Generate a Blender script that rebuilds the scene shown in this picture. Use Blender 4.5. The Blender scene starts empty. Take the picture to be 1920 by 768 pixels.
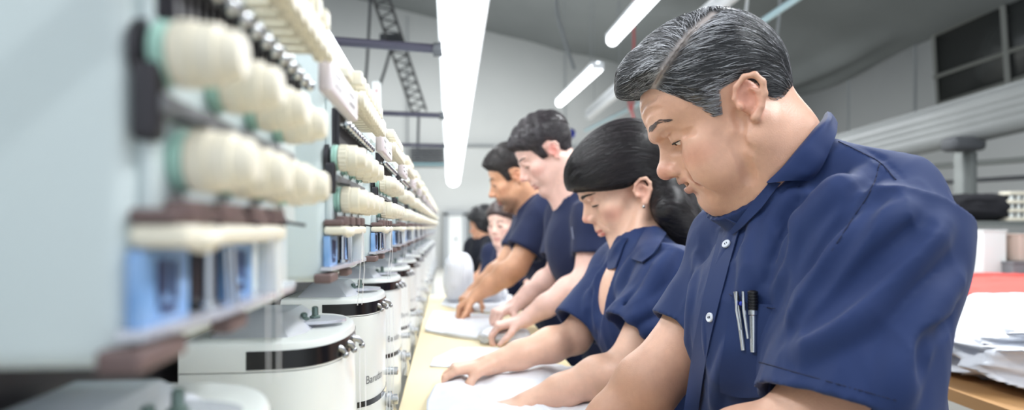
import bpy, math, random
import numpy as np
from mathutils import Vector, Matrix
random.seed(7); np.random.seed(7)
F = 1280.0; CZ = 1.42; HY = 425.0
ANG = math.atan(120/1280.0)                    # the machine line runs this far off the view axis
SC = bpy.context.scene
COL = SC.collection
def P(px, py, d):                              # a point of the place at depth d
    return np.array([(px-960)/F*d, d, CZ+(HY-py)/F*d])
def M(x, y, z=0.0):                            # hall coordinates (x across, y along the machine) to world
    c, s = math.cos(ANG), math.sin(ANG)
    return np.array([x*c-y*s, x*s+y*c, z])
def nrm(v):
    v = np.asarray(v, float); return v/(np.linalg.norm(v)+1e-12)
# ---------------------------------------------------------------- materials
def s2l(c):
    return tuple(((x/255)/12.92 if x/255 <= .04045 else ((x/255+.055)/1.055)**2.4) for x in c)+(1.0,)
def mat(name, rgb, rough=.5, metal=0.0, noise=None, bump=None, sss=0.0, attr=None, emit=0.0, coat=0.0, trans=0.0, spec=.5, sheen=0.0, nscale=(1,1,1), bscale=(1,1,1), crease=None):
    m = bpy.data.materials.new(name); m.use_nodes = True
    nt = m.node_tree; b = nt.nodes['Principled BSDF']; L = nt.links.new
    col = s2l(rgb)
    b.inputs['Base Color'].default_value = col
    b.inputs['Roughness'].default_value = rough
    b.inputs['Metallic'].default_value = metal
    b.inputs['Specular IOR Level'].default_value = spec
    b.inputs['Coat Weight'].default_value = coat
    b.inputs['Sheen Weight'].default_value = sheen
    b.inputs['Transmission Weight'].default_value = trans
    if sss:
        b.inputs['Subsurface Weight'].default_value = sss
        b.inputs['Subsurface Radius'].default_value = (1.0, .35, .2)
        b.inputs['Subsurface Scale'].default_value = .008
    if emit:
        b.inputs['Emission Color'].default_value = col; b.inputs['Emission Strength'].default_value = emit
    tc = nt.nodes.new('ShaderNodeTexCoord')
    src = None
    if attr:
        a = nt.nodes.new('ShaderNodeAttribute'); a.attribute_name = attr; src = a.outputs['Color']
        L(src, b.inputs['Base Color'])
    if noise:
        sc, amt, rgb2 = noise
        mp = nt.nodes.new('ShaderNodeMapping'); mp.inputs['Scale'].default_value = nscale
        n = nt.nodes.new('ShaderNodeTexNoise'); n.inputs['Scale'].default_value = sc; n.inputs['Detail'].default_value = 5
        r = nt.nodes.new('ShaderNodeMapRange'); r.inputs['From Min'].default_value = .35; r.inputs['From Max'].default_value = .7
        r.inputs['To Min'].default_value = 0; r.inputs['To Max'].default_value = amt
        mx = nt.nodes.new('ShaderNodeMix'); mx.data_type = 'RGBA'
        L(tc.outputs['Object'], mp.inputs['Vector']); L(mp.outputs['Vector'], n.inputs['Vector'])
        L(n.outputs['Fac'], r.inputs['Value']); L(r.outputs['Result'], mx.inputs['Factor'])
        if src: L(src, mx.inputs['A'])
        else: mx.inputs['A'].default_value = col
        mx.inputs['B'].default_value = s2l(rgb2)
        L(mx.outputs['Result'], b.inputs['Base Color'])
    if bump:
        sc, st = bump[:2]; dist = bump[2] if len(bump) > 2 else .002
        mp2 = nt.nodes.new('ShaderNodeMapping'); mp2.inputs['Scale'].default_value = bscale
        n2 = nt.nodes.new('ShaderNodeTexNoise'); n2.inputs['Scale'].default_value = sc; n2.inputs['Detail'].default_value = 4
        bp = nt.nodes.new('ShaderNodeBump'); bp.inputs['Strength'].default_value = st; bp.inputs['Distance'].default_value = dist
        L(tc.outputs['Object'], mp2.inputs['Vector']); L(mp2.outputs['Vector'], n2.inputs['Vector'])
        L(n2.outputs['Fac'], bp.inputs['Height']); L(bp.outputs['Normal'], b.inputs['Normal'])
        if crease:
            n3 = nt.nodes.new('ShaderNodeTexNoise'); n3.noise_type = 'RIDGED_MULTIFRACTAL'; n3.inputs['Scale'].default_value = crease[0]; n3.inputs['Detail'].default_value = 2.5; n3.inputs['Distortion'].default_value = .6
            mp3 = nt.nodes.new('ShaderNodeMapping'); mp3.inputs['Scale'].default_value = (1, 1, .55); mp3.inputs['Rotation'].default_value = (.3, .5, .2)
            b3 = nt.nodes.new('ShaderNodeBump'); b3.inputs['Strength'].default_value = crease[1]; b3.inputs['Distance'].default_value = crease[2]
            L(tc.outputs['Object'], mp3.inputs['Vector']); L(mp3.outputs['Vector'], n3.inputs['Vector']); L(n3.outputs['Fac'], b3.inputs['Height']); L(bp.outputs['Normal'], b3.inputs['Normal']); L(b3.outputs['Normal'], b.inputs['Normal'])
    return m
# ---------------------------------------------------------------- objects
def wloc(o):
    v = np.zeros(3)
    while o is not None:
        v = v+np.array(o.location); o = o.parent
    return v
def mesh_obj(name, verts, faces, material=None, parent=None, smooth=True, colors=None, loc=None):
    """verts in world coordinates; the object's origin is the parent's (or loc)"""
    verts = np.asarray(verts, np.float32).reshape(-1, 3)
    off = wloc(parent) if parent is not None else (np.zeros(3) if loc is None else np.asarray(loc, float))
    me = bpy.data.meshes.new(name)
    v = verts-off.astype(np.float32)
    me.vertices.add(len(v)); me.vertices.foreach_set('co', v.ravel())
    if isinstance(faces, np.ndarray) and faces.ndim == 2:
        n, k = faces.shape
        me.loops.add(n*k); me.loops.foreach_set('vertex_index', faces.astype(np.int32).ravel())
        me.polygons.add(n); me.polygons.foreach_set('loop_start', np.arange(0, n*k, k, dtype=np.int32))
        try: me.polygons.foreach_set('loop_total', np.full(n, k, dtype=np.int32))
        except Exception: pass
    else:
        flat = [i for f in faces for i in f]; st = np.cumsum([0]+[len(f) for f in faces[:-1]]).astype(np.int32)
        me.loops.add(len(flat)); me.loops.foreach_set('vertex_index', np.array(flat, np.int32))
        me.polygons.add(len(faces)); me.polygons.foreach_set('loop_start', st)
        try: me.polygons.foreach_set('loop_total', np.array([len(f) for f in faces], np.int32))
        except Exception: pass
    me.update(calc_edges=True); me.validate()
    if smooth is True: me.polygons.foreach_set('use_smooth', np.ones(len(me.polygons), bool))
    if colors is not None:
        ca = me.color_attributes.new('tone', 'FLOAT_COLOR', 'POINT')
        c4 = np.ones((len(v), 4), np.float32); c4[:, :3] = colors
        ca.data.foreach_set('color', c4.ravel())
    o = bpy.data.objects.new(name, me); COL.objects.link(o)
    if material: me.materials.append(material)
    if parent is not None: o.parent = parent
    else: o.location = off
    if smooth == 'auto': auto_smooth(o)
    return o
def auto_smooth(o, ang=40):
    me = o.data
    me.polygons.foreach_set('use_smooth', np.ones(len(me.polygons), bool))
    try: me.set_sharp_from_angle(angle=math.radians(ang))
    except Exception: pass
def tag(o, label=None, cat=None, group=None, kind=None):
    if label: o['label'] = label
    if cat: o['category'] = cat
    if group: o['group'] = group
    if kind: o['kind'] = kind
    return o
def empty(name, loc, label=None, cat=None, group=None):
    o = bpy.data.objects.new(name, None); COL.objects.link(o); o.location = [float(x) for x in loc]
    o.empty_display_size = .05
    return tag(o, label, cat, group)
def copy_tree(o, parent=None):
    c = o.copy(); COL.objects.link(c)
    if parent is not None: c.parent = parent
    for ch in list(o.children): copy_tree(ch, c)
    return c
class MB:
    """collects shapes, then links them as one mesh object"""
    def __init__(s): s.v = []; s.f = []; s.n = 0
    def add(s, v, f):
        v = np.asarray(v, float).reshape(-1, 3)
        s.f += [tuple(int(i)+s.n for i in q) for q in f]; s.v.append(v); s.n += len(v); return s
    def box(s, c, size, R=None, bev=0.0):
        hx, hy, hz = np.array(size)/2
        if bev <= 0:
            v = np.array([[x, y, z] for x in (-hx, hx) for y in (-hy, hy) for z in (-hz, hz)])
            f = [(0,1,3,2),(4,6,7,5),(0,4,5,1),(2,3,7,6),(0,2,6,4),(1,5,7,3)]
        else:                                   # chamfered twice for a round edge
            b = min(bev, hx*.99, hy*.99, hz*.99)
            pts = []; idx = {}
            f = []
            N = 3
            def node(p):
                k = tuple(np.round(p, 7))
                if k not in idx: idx[k] = len(pts); pts.append(p)
                return idx[k]
            h = np.array([hx, hy, hz])
            for ax in range(3):
                for sg in (-1, 1):
                    u, w = (ax+1) % 3, (ax+2) % 3
                    ts = []
                    for hh in (h[u], h[w]):
                        a = [-hh+b*(1-math.cos(t)) if False else -hh+b*t for t in (0, .5, 1)]
                        ts.append(a+[-x for x in reversed(a)])
                    g = []
                    for a in ts[0]:
                        row = []
                        for c2 in ts[1]:
                            p = np.zeros(3); p[ax] = sg*h[ax]; p[u] = a; p[w] = c2
                            inner = np.clip(p, -(h-b), h-b); d = p-inner
                            L = np.linalg.norm(d)
                            if L > 1e-9: p = inner+d/L*b
                            row.append(node(p))
                        g.append(row)
                    for i in range(len(g)-1):
                        for j in range(len(g[0])-1):
                            q = (g[i][j], g[i+1][j], g[i+1][j+1], g[i][j+1])
                            f.append(q if sg > 0 else q[::-1])
            v = np.array(pts)
        if R is not None: v = v@np.asarray(R).T
        return s.add(v+np.array(c), f)
    def tube(s, pts, r, seg=10, cap=True, flat=1.0, closed=False):
        pts = [np.asarray(p, float) for p in pts]; n = len(pts)
        rs = r if hasattr(r, '__len__') else [r]*n
        V = []; F_ = []
        up = None
        for i, p in enumerate(pts):
            if closed: t = nrm(pts[(i+1) % n]-pts[i-1])
            else: t = nrm(pts[min(i+1, n-1)]-pts[max(i-1, 0)])
            if up is None:
                up = np.cross(t, [0, 0, 1]) if abs(t[2]) < .9 else np.cross(t, [1, 0, 0])
            a = nrm(up-t*np.dot(up, t)); bb = np.cross(t, a); up = a
            for k in range(seg):
                q = 2*math.pi*k/seg
                V.append(p+rs[i]*(math.cos(q)*a+math.sin(q)*bb*flat))
        m = n if closed else n-1
        for i in range(m):
            for k in range(seg):
                A = i*seg+k; B = i*seg+(k+1) % seg; C2 = ((i+1) % n)*seg
                F_.append((A, B, C2+(k+1) % seg, C2+k))
        if cap and not closed:
            F_.append(tuple(range(seg-1, -1, -1))); F_.append(tuple((n-1)*seg+k for k in range(seg)))
        return s.add(V, F_)
    def lathe(s, prof, o, axis, seg=20, ref=None):
        """prof: list of (t along axis, radius)"""
        ax = nrm(axis); a = np.cross(ax, [0, 0, 1]) if abs(ax[2]) < .9 else np.cross(ax, [1, 0, 0]); a = nrm(a); b = np.cross(ax, a)
        V = []; F_ = []
        for t, r in prof:
            for k in range(seg):
                q = 2*math.pi*k/seg
                V.append(np.asarray(o)+ax*t+max(r, 1e-5)*(math.cos(q)*a+math.sin(q)*b))
        for i in range(len(prof)-1):
            for k in range(seg):
                F_.append((i*seg+k, i*seg+(k+1) % seg, (i+1)*seg+(k+1) % seg, (i+1)*seg+k))
        F_.append(tuple(range(seg-1, -1, -1))); F_.append(tuple((len(prof)-1)*seg+k for k in range(seg)))
        return s.add(V, F_)
    def prism(s, poly, z0, z1, to=None):
        """poly: 2-D outline (x, y) extruded along z; to maps points"""
        n = len(poly)
        V = [(x, y, z0) for x, y in poly]+[(x, y, z1) for x, y in poly]
        if to: V = [to(*p) for p in V]
        f = [(i, (i+1) % n, n+(i+1) % n, n+i) for i in range(n)]+[tuple(range(n-1, -1, -1)), tuple(range(n, 2*n))]
        return s.add(V, f)
    def ball(s, c, r, seg=14, rings=8, R=None):
        r = np.array([r]*3 if not hasattr(r, '__len__') else r, float)
        V = []; F_ = []
        for i in range(rings+1):
            th = math.pi*i/rings
            for k in range(seg):
                q = 2*math.pi*k/seg
                V.append(np.array([math.sin(th)*math.cos(q), math.sin(th)*math.sin(q), math.cos(th)])*r)
        V = np.array(V)
        if R is not None: V = V@np.asarray(R).T
        for i in range(rings):
            for k in range(seg):
                F_.append((i*seg+k, (i+1)*seg+k, (i+1)*seg+(k+1) % seg, i*seg+(k+1) % seg))
        return s.add(V+np.array(c), F_)
    def build(s, name, m, parent=None, smooth='auto', loc=None):
        return mesh_obj(name, np.concatenate(s.v), s.f, m, parent, smooth, loc=loc)
def crom(pts, n):
    """Catmull-Rom through pts, n samples"""
    p = np.asarray(pts, float)
    if len(p) == 1: return np.repeat(p, n, 0)
    if len(p) == 2:
        t = np.linspace(0, 1, n)[:, None]; return p[0]*(1-t)+p[1]*t
    q = np.concatenate([[2*p[0]-p[1]], p, [2*p[-1]-p[-2]]])
    u = np.linspace(0, len(p)-1-1e-9, n); i = u.astype(int); t = (u-i)[:, None]
    a, b, c, d = q[i], q[i+1], q[i+2], q[i+3]
    return .5*((2*b)+(-a+c)*t+(2*a-5*b+4*c-d)*t*t+(-a+3*b-3*c+d)*t**3)
def loft(rows, nu=24, nv=8, thick=.0):
    """smooth sheet through rows of control points, optionally thick"""
    R = np.array([crom(r, nu) for r in rows])               # rows x nu x 3
    S = np.array([crom(R[:, j], nv) for j in range(nu)])     # nu x nv x 3
    du = np.gradient(S, axis=0); dv = np.gradient(S, axis=1)
    N = np.cross(du, dv); N /= (np.linalg.norm(N, axis=2, keepdims=True)+1e-12)
    V = S.reshape(-1, 3); idx = np.arange(nu*nv).reshape(nu, nv)
    fs = [(idx[i, j], idx[i+1, j], idx[i+1, j+1], idx[i, j+1]) for i in range(nu-1) for j in range(nv-1)]
    if thick:
        V2 = (S-N*thick).reshape(-1, 3); off = nu*nv
        fs2 = [tuple(off+k for k in f[::-1]) for f in fs]
        rim = list(idx[:, 0])+list(idx[-1, 1:])+list(idx[-2::-1, -1])+list(idx[0, -2:0:-1])
        fr = [(rim[k], off+rim[k], off+rim[(k+1) % len(rim)], rim[(k+1) % len(rim)]) for k in range(len(rim))]
        fr = [f[::-1] for f in fr]
        return np.concatenate([V, V2]), fs+fs2+fr
    return V, fs
# ---------------------------------------------------------------- noise
def _h(i, j, k, s):
    n = (i*73856093) ^ (j*19349663) ^ (k*83492791) ^ (s*2654435761)
    n = (n ^ (n >> 13))*1274126177 & 0xffffffff
    return ((n ^ (n >> 16)) & 0xffff)/65535.0
def vnoise(p, seed=0):
    p = np.asarray(p, float); i = np.floor(p).astype(np.int64); f = p-i; f = f*f*(3-2*f)
    r = 0
    for a in (0, 1):
        for b in (0, 1):
            for c in (0, 1):
                w = (f[..., 0] if a else 1-f[..., 0])*(f[..., 1] if b else 1-f[..., 1])*(f[..., 2] if c else 1-f[..., 2])
                r = r+w*_h(i[..., 0]+a, i[..., 1]+b, i[..., 2]+c, seed)
    return r
def fbm(p, seed=0, oct=3):
    r = 0; a = .5
    for o in range(oct): r = r+a*vnoise(p*2**o, seed+o); a *= .5
    return r
# ---------------------------------------------------------------- fields
class Frame:
    def __init__(s, o, x, y, z, sc=1.0):
        s.o = np.asarray(o, float); s.R = np.array([nrm(x), nrm(y), nrm(z)]).T; s.s = sc
    def w(s, p): return (np.asarray(p, float)*s.s)@s.R.T+s.o
    def l(s, p): return ((p-s.o)@s.R)/s.s
def head_frame(o, yaw, pitch, roll=0.0, sc=1.0):
    """yaw 0 looks along -x of the world, positive turns towards the camera; pitch>0 looks down"""
    y, p = math.radians(yaw), math.radians(pitch)
    f0 = np.array([-math.cos(y), -math.sin(y), 0]); z = np.array([0, 0, 1.0])
    f = f0*math.cos(p)-z*math.sin(p); u = f0*math.sin(p)+z*math.cos(p)
    r = np.cross(f, u)                         # x = the person's right
    a = math.radians(roll); r2 = r*math.cos(a)+u*math.sin(a); u2 = -r*math.sin(a)+u*math.cos(a)
    return Frame(o, r2, f, u2, sc)
WORLD = Frame([0, 0, 0], [1, 0, 0], [0, 1, 0], [0, 0, 1])
class Field:
    def __init__(s, xs, ys, zs):
        s.x, s.y, s.z = [np.asarray(a, np.float32) for a in (xs, ys, zs)]
        s.D = np.full((len(s.x), len(s.y), len(s.z)), .2, np.float32); s.fr = WORLD
    def sub(s, lo, hi):
        sl = []
        for a, l, h in zip((s.x, s.y, s.z), lo, hi):
            i0 = max(int(np.searchsorted(a, l))-1, 0); i1 = min(int(np.searchsorted(a, h))+1, len(a))
            if i1 <= i0: return None, None
            sl.append(slice(i0, i1))
        X, Y, Z = np.meshgrid(s.x[sl[0]], s.y[sl[1]], s.z[sl[2]], indexing='ij')
        return tuple(sl), np.stack([X, Y, Z], -1)
    def _mix(s, sl, d, k, mode):
        A = s.D[sl]
        if mode == 'add':
            if k > 0:
                h = np.clip(.5+.5*(A-d)/k, 0, 1); s.D[sl] = A*(1-h)+d*h-k*h*(1-h)
            else: s.D[sl] = np.minimum(A, d)
        elif mode == 'cut':
            if k > 0:
                h = np.clip(.5-.5*(A+d)/k, 0, 1); s.D[sl] = A*(1-h)-d*h+k*h*(1-h)
            else: s.D[sl] = np.maximum(A, -d)
    def ell(s, c, r, k=.01, mode='add', R=None, fr=None):
        fr = fr or s.fr; c = np.asarray(c, float); r = np.asarray([r]*3 if not hasattr(r, '__len__') else r, float)
        wc = fr.w(c); m = r.max()*fr.s+k*1.2+.012
        sl, p = s.sub(wc-m, wc+m)
        if sl is None: return s
        q = fr.l(p)-c
        if R is not None: q = q@R
        k0 = np.linalg.norm(q/r, axis=-1); k1 = np.linalg.norm(q/(r*r), axis=-1)+1e-9
        s._mix(sl, (k0*(k0-1)/k1*fr.s).astype(np.float32), k, mode); return s
    def cap(s, a, b, ra, rb=None, k=.01, mode='add', fr=None, sq=None):
        """tapered capsule; sq=(axis vector, factor) squashes along a direction"""
        fr = fr or s.fr; rb = ra if rb is None else rb
        a = fr.w(a); b = fr.w(b); ra *= fr.s; rb *= fr.s
        m = max(ra, rb)*(1.0 if sq is None else max(1, 1/sq[1]))+k*1.2+.012
        sl, p = s.sub(np.minimum(a, b)-m, np.maximum(a, b)+m)
        if sl is None: return s
        ab = b-a; t = np.clip(((p-a)@ab)/max(ab@ab, 1e-12), 0, 1)
        q = p-a-t[..., None]*ab
        if sq is not None:
            n = nrm(fr.R@np.asarray(sq[0], float)); q = q+(q@n)[..., None]*n*(sq[1]-1)
        d = np.linalg.norm(q, axis=-1)-(ra+(rb-ra)*t)
        s._mix(sl, d.astype(np.float32), k, mode); return s
    def chain(s, pts, rs, k=.01, mode='add', fr=None, sq=None):
        for i in range(len(pts)-1): s.cap(pts[i], pts[i+1], rs[i], rs[i+1], k, mode, fr, sq)
        return s
    def fn(s, c, m, f, k=0.0, mode='add', fr=None):
        """free function of local points inside the box c +- m (world)"""
        fr = fr or s.fr; wc = fr.w(c); m = np.asarray(m, float)
        sl, p = s.sub(wc-m, wc+m)
        if sl is None: return s
        s._mix(sl, f(fr.l(p)).astype(np.float32), k, mode); return s
    def sample(s, p):
        p = np.asarray(p, float); idx = []; fr = []
        for a, v in zip((s.x, s.y, s.z), (p[..., 0], p[..., 1], p[..., 2])):
            i = np.clip(np.searchsorted(a, v)-1, 0, len(a)-2); idx.append(i)
            fr.append(np.clip((v-a[i])/(a[i+1]-a[i]), 0, 1))
        r = 0
        for i in (0, 1):
            for j in (0, 1):
                for k in (0, 1):
                    w = (fr[0] if i else 1-fr[0])*(fr[1] if j else 1-fr[1])*(fr[2] if k else 1-fr[2])
                    r = r+w*s.D[idx[0]+i, idx[1]+j, idx[2]+k]
        return r
    def grad(s, p, e=.002):
        g = np.stack([s.sample(p+np.eye(3)[i]*e)-s.sample(p-np.eye(3)[i]*e) for i in range(3)], -1)
        return g/(np.linalg.norm(g, axis=-1, keepdims=True)+1e-9)
    def hit(s, px, py, d0=.4, d1=4.0):
        """first surface point seen at (px, py) and its normal"""
        ds = np.arange(d0, d1, .002); pts = np.stack([(px-960)/F*ds, ds, CZ+(HY-py)/F*ds], -1)
        lo = [a[1] for a in (s.x, s.y, s.z)]; hi = [a[-2] for a in (s.x, s.y, s.z)]
        ok = np.all((pts > lo) & (pts < hi), axis=1); v = np.where(ok, s.sample(pts), .2)
        w = np.where(v < 0)[0]
        if not len(w): return None, None
        p = pts[w[0]]; return p, s.grad(p)
    def near(s, p, it=6):
        p = np.array(p, float)
        for _ in range(it): p = p-s.grad(p)*s.sample(p)[..., None]
        return p
    def mesh(s):
        D = s.D; S = D < 0
        c = [S[:-1,:-1,:-1], S[1:,:-1,:-1], S[:-1,1:,:-1], S[1:,1:,:-1], S[:-1,:-1,1:], S[1:,:-1,1:], S[:-1,1:,1:], S[1:,1:,1:]]
        anyc = c[0].copy(); allc = c[0].copy()
        for q in c[1:]: anyc |= q; allc &= q
        act = anyc & ~allc; I, J, K = np.nonzero(act)
        vid = np.full(act.shape, -1, np.int32); vid[I, J, K] = np.arange(len(I))
        acc = np.zeros((len(I), 3)); cnt = np.zeros(len(I))
        co = [(0,0,0),(1,0,0),(0,1,0),(1,1,0),(0,0,1),(1,0,1),(0,1,1),(1,1,1)]
        ed = [(0,1),(2,3),(4,5),(6,7),(0,2),(1,3),(4,6),(5,7),(0,4),(1,5),(2,6),(3,7)]
        vals = [D[I+a, J+b, K+e] for a, b, e in co]
        poss = [np.stack([s.x[I+a], s.y[J+b], s.z[K+e]], -1) for a, b, e in co]
        for a, b in ed:
            va, vb = vals[a], vals[b]; m = (va < 0) != (vb < 0)
            t = np.where(m, va/np.where(np.abs(va-vb) < 1e-12, 1, va-vb), 0)
            acc += np.where(m[:, None], poss[a]+(poss[b]-poss[a])*t[:, None], 0); cnt += m
        V = acc/cnt[:, None]
        Q = []
        def quads(m, offs):
            i, j, k = np.nonzero(m); out = []
            ok = (i > 0) if False else np.ones(len(i), bool)
            for o in offs:
                ok &= (i+o[0] >= 0) & (j+o[1] >= 0) & (k+o[2] >= 0) & (i+o[0] < vid.shape[0]) & (j+o[1] < vid.shape[1]) & (k+o[2] < vid.shape[2])
            i, j, k = i[ok], j[ok], k[ok]
            return np.stack([vid[i+o[0], j+o[1], k+o[2]] for o in offs], -1), (i, j, k)
        for ax, offs in ((0, [(0,-1,-1),(0,0,-1),(0,0,0),(0,-1,0)]), (1, [(-1,0,-1),(-1,0,0),(0,0,0),(0,0,-1)]), (2, [(-1,-1,0),(0,-1,0),(0,0,0),(-1,0,0)])):
            A = np.take(S, range(0, S.shape[ax]-1), ax); B = np.take(S, range(1, S.shape[ax]), ax)
            q, _ = quads(A & ~B, offs); Q.append(q)
            q, _ = quads(~A & B, offs); Q.append(q[:, ::-1])
        Q = np.concatenate(Q); Q = Q[(Q >= 0).all(1)]
        return V, Q
def vnormals(V, Q):
    n = np.zeros_like(V); fn = np.cross(V[Q[:, 2]]-V[Q[:, 0]], V[Q[:, 3]]-V[Q[:, 1]])
    for k in range(4): np.add.at(n, Q[:, k], fn)
    return n/(np.linalg.norm(n, axis=1, keepdims=True)+1e-12)
def relax(V, Q, it=1, lam=.5):
    for _ in range(it):
        a = np.zeros_like(V); c = np.zeros(len(V))
        for k in range(4):
            np.add.at(a, Q[:, k], V[Q[:, (k+1) % 4]]); np.add.at(c, Q[:, k], 1)
            np.add.at(a, Q[:, k], V[Q[:, k-1]]); np.add.at(c, Q[:, k], 1)
        V = V*(1-lam)+a/np.maximum(c, 1)[:, None]*lam
    return V
def axis(*segs):
    """axis((lo, hi, step), ...) joined coordinates"""
    out = []
    for lo, hi, st in segs: out.append(np.arange(lo, hi, st))
    return np.concatenate(out)
# ================================================================ people
def polysd(y, z, poly):
    """signed distance to a closed outline, negative inside"""
    poly = np.asarray(poly, float); d = np.full(y.shape, 1e9); ins = np.zeros(y.shape, bool); n = len(poly)
    for i in range(n):
        a, b = poly[i], poly[(i+1) % n]; e = b-a
        t = np.clip(((y-a[0])*e[0]+(z-a[1])*e[1])/(e@e), 0, 1)
        d = np.minimum(d, np.hypot(y-a[0]-t*e[0], z-a[1]-t*e[1]))
        c = (a[1] > z) != (b[1] > z)
        xx = a[0]+(z-a[1])*e[0]/(e[1] if abs(e[1]) > 1e-12 else 1e-12)
        ins ^= c & (y < xx)
    return np.where(ins, -d, d)
def strands(name, L, r, m, parent, cols=None, flat=False):
    """L: n x k x 3 polylines to one mesh of thin three-sided hairs"""
    L = np.asarray(L, float); n, k, _ = L.shape
    T = np.gradient(L, axis=1); T /= np.linalg.norm(T, axis=2, keepdims=True)+1e-9
    ref = np.tile(nrm([.3, -.5, .8]), (n, k, 1)); A = np.cross(T, ref); A /= np.linalg.norm(A, axis=2, keepdims=True)+1e-9
    B = np.cross(T, A); w = np.array([math.sin(math.pi*min(.5+.5*i/(k-1), 1))*.9+.1 if i else .7 for i in range(k)])
    rr = (np.asarray(r).reshape(-1, 1)*w[None])[..., None]
    V = np.stack([L+rr*(math.cos(q)*A+math.sin(q)*B) for q in (0, 2.094, 4.189)], 2)      # n k 3 3
    base = (np.arange(n)[:, None, None]*k+np.arange(k-1)[None, :, None])*3
    fs = []
    for j in range(3):
        j2 = (j+1) % 3
        fs.append(np.concatenate([base+j, base+j2, base+3+j2, base+3+j], 2).reshape(-1, 4))
    C = None
    if cols is not None: C = np.repeat(np.asarray(cols, np.float32), k*3, 0)
    return mesh_obj(name, V.reshape(-1, 3), np.concatenate(fs), m, parent, True, C)
HEAD = dict(wid=1.0, jaw=1.0, jawz=0.0, fat=0.0, nose=1.0, nosez=0.0, tip=.0115, brow=1.0, lip=1.0, mouth=0.0, lid=-.002, gap=.002, chin=0.0, cheek=1.0, neck=.056, ear=.82, earz=.0, soc=1.0, occ=0.0, fore=0.0, mz=0.0, nosey=0.0)
def head_sdf(G, fr, p):
    q = dict(HEAD); q.update(p); p = q; w = p['wid']; G.fr = fr
    oc = p['occ']; G.ell((0, -.012+oc/2, .052), (.077*w, .098-oc/2, .082), .0)
    G.ell((0, .030+p['fore'], .052), (.066*w, .060, .060), .02)
    G.ell((0, .034, -.008), (.060*w, .056, .062), .02)
    G.ell((0, .030, -.055+p['jawz']*.5), (.054*w*p['jaw'], .052, .046), .02)
    for s in (-1, 1):
        G.cap((s*.056*w*p['jaw'], .004, -.045+p['jawz']*.5), (s*.020, .074, -.094+p['jawz']), .018+p['fat']*.4, .015, .022)
        G.ell((s*.043*w, .060, -.014), (.022, .024, .022*p['cheek']), .018)
        G.ell((s*.036*w, .062, -.045), (.020+p['fat'], .022+p['fat'], .026+p['fat']), .018)
        G.cap((s*.012, .091+p['fore']*.6, .031), (s*.040, .078+p['fore']*.6, .036), .0085*p['brow'], .008*p['brow'], .012)
    G.ell((0, .080+p['chin'], -.093+p['jawz']), (.021, .017, .017), .016)
    if p['fat'] > 0: G.ell((0, .045, -.100+p['jawz']), (.036, .040, .022+p['fat']), .02)
    for s in (-1, 1): G.ell((s*.032, .098, .012), (.018, .0105*p['soc'], .0100), .011, 'cut')
    G.chain([(0, .080, .020), (0, .083, -.010), (0, .080, -.038)], [.013, .018, .022], .012)
    G.ell((0, .076, -.050+p['jawz']*.3), (.030, .026, .024), .014)
    # nose
    n = p['nose']; nz = p['nosez']
    G.cap((0, .090, .024), (0, .095+.019*n, -.014+nz), .0072, .0085, .010)
    G.ell((0, .096+.019*n, -.0185+nz), (p['tip']*1.05, p['tip'], p['tip']*.95), .006)
    for s in (-1, 1):
        G.ell((s*.0130*n, .096+.007*n, -.0245+nz), (.0085, .0120, .0098), .005)
        G.ell((s*.0090, .099+.009*n, -.0335+nz), (.0042, .0075, .0052), .003, 'cut')
        G.cap((s*.021, .1005, -.022), (s*.033, .0815, -.052), .0030, .0024, .006, 'cut')
    G.cap((0, .097, -.030+nz), (0, .1005, -.047), .0045, .0045, .008)
    # lips
    mz = -.060+p['jawz']*.35+p['mz']; op = p['mouth']
    for s in (-1, 1):
        G.chain([(0, .1005, mz+.0055), (s*.010, .0990, mz+.0065), (s*.023, .0870, mz)], [.0052*p['lip'], .0050*p['lip'], .0022], .004)
        G.chain([(0, .0985-op*.3, mz-.0055-op), (s*.010, .0970-op*.3, mz-.0055-op), (s*.022, .0865, mz-.001)], [.0062*p['lip'], .0055*p['lip'], .002], .004)
    G.ell((0, .100, mz-op*.5), (.021, .016, .0009+op*.55), .0015, 'cut')
    G.cap((-.012, .0955, mz-.0165-op), (.012, .0955, mz-.0165-op), .0035, .0035, .006, 'cut')
    # lids
    for s in (-1, 1):
        c = np.array([s*.031, .0785, .0135])
        def lid(q, c=c, up=1):
            v = q-c; d = np.linalg.norm(v, axis=-1)-.0138
            ln = p['lid']-v[..., 0]**2*9
            return np.maximum(d, (ln-v[..., 2]) if up else (v[..., 2]-(ln-p['gap'])))
        G.fn(c, .022, lambda q: lid(q, up=1), .0018)
        G.fn(c, .022, lambda q: lid(q, up=0), .0025)
        G.chain([c+(-s*.008, .0140, .0095), c+(-s*.002, .0155, .0105), c+(s*.010, .0125, .0085)], [.0022, .0026, .002], .004)
    # ears
    e = p['ear']
    for s in (-1, 1):
        o = np.array([s*.0745*w, -.008, .004+p['earz']])
        def E(y, z, x=0.0): return o+np.array([s*(x*e+.006), y*e*1.18-.15*z, z*e])
        G.ell(o+(s*.004, -.004, .004), (.0065, .0185*e, .027*e), .007, R=np.array([[1, 0, 0], [0, .985, -.17], [0, .17, .985]]) if True else None)
        rim = [E(.012, -.004, .001), E(.015, .012, .003), E(.009, .026, .006), E(-.004, .033, .009), E(-.017, .028, .012), E(-.023, .013, .013), E(-.021, -.004, .011), E(-.012, -.018, .007), E(-.002, -.028, .004)]
        G.chain(rim, [.0028, .0030, .0034, .0038, .0040, .0040, .0038, .0042, .0062], .003)
        G.ell(E(.000, .003, .009), (.0070, .0105*e, .0125*e), .0025, 'cut')
        G.ell(E(-.008, .017, .011), (.005, .008*e, .010*e), .0025, 'cut')
        G.chain([E(-.012, -.010, .006), E(-.014, .004, .009), E(-.008, .013, .008)], [.003, .003, .0025], .003)
        G.ell(E(.011, -.003, .004), (.0045, .0045, .006), .003)
    G.fr = WORLD
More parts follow.
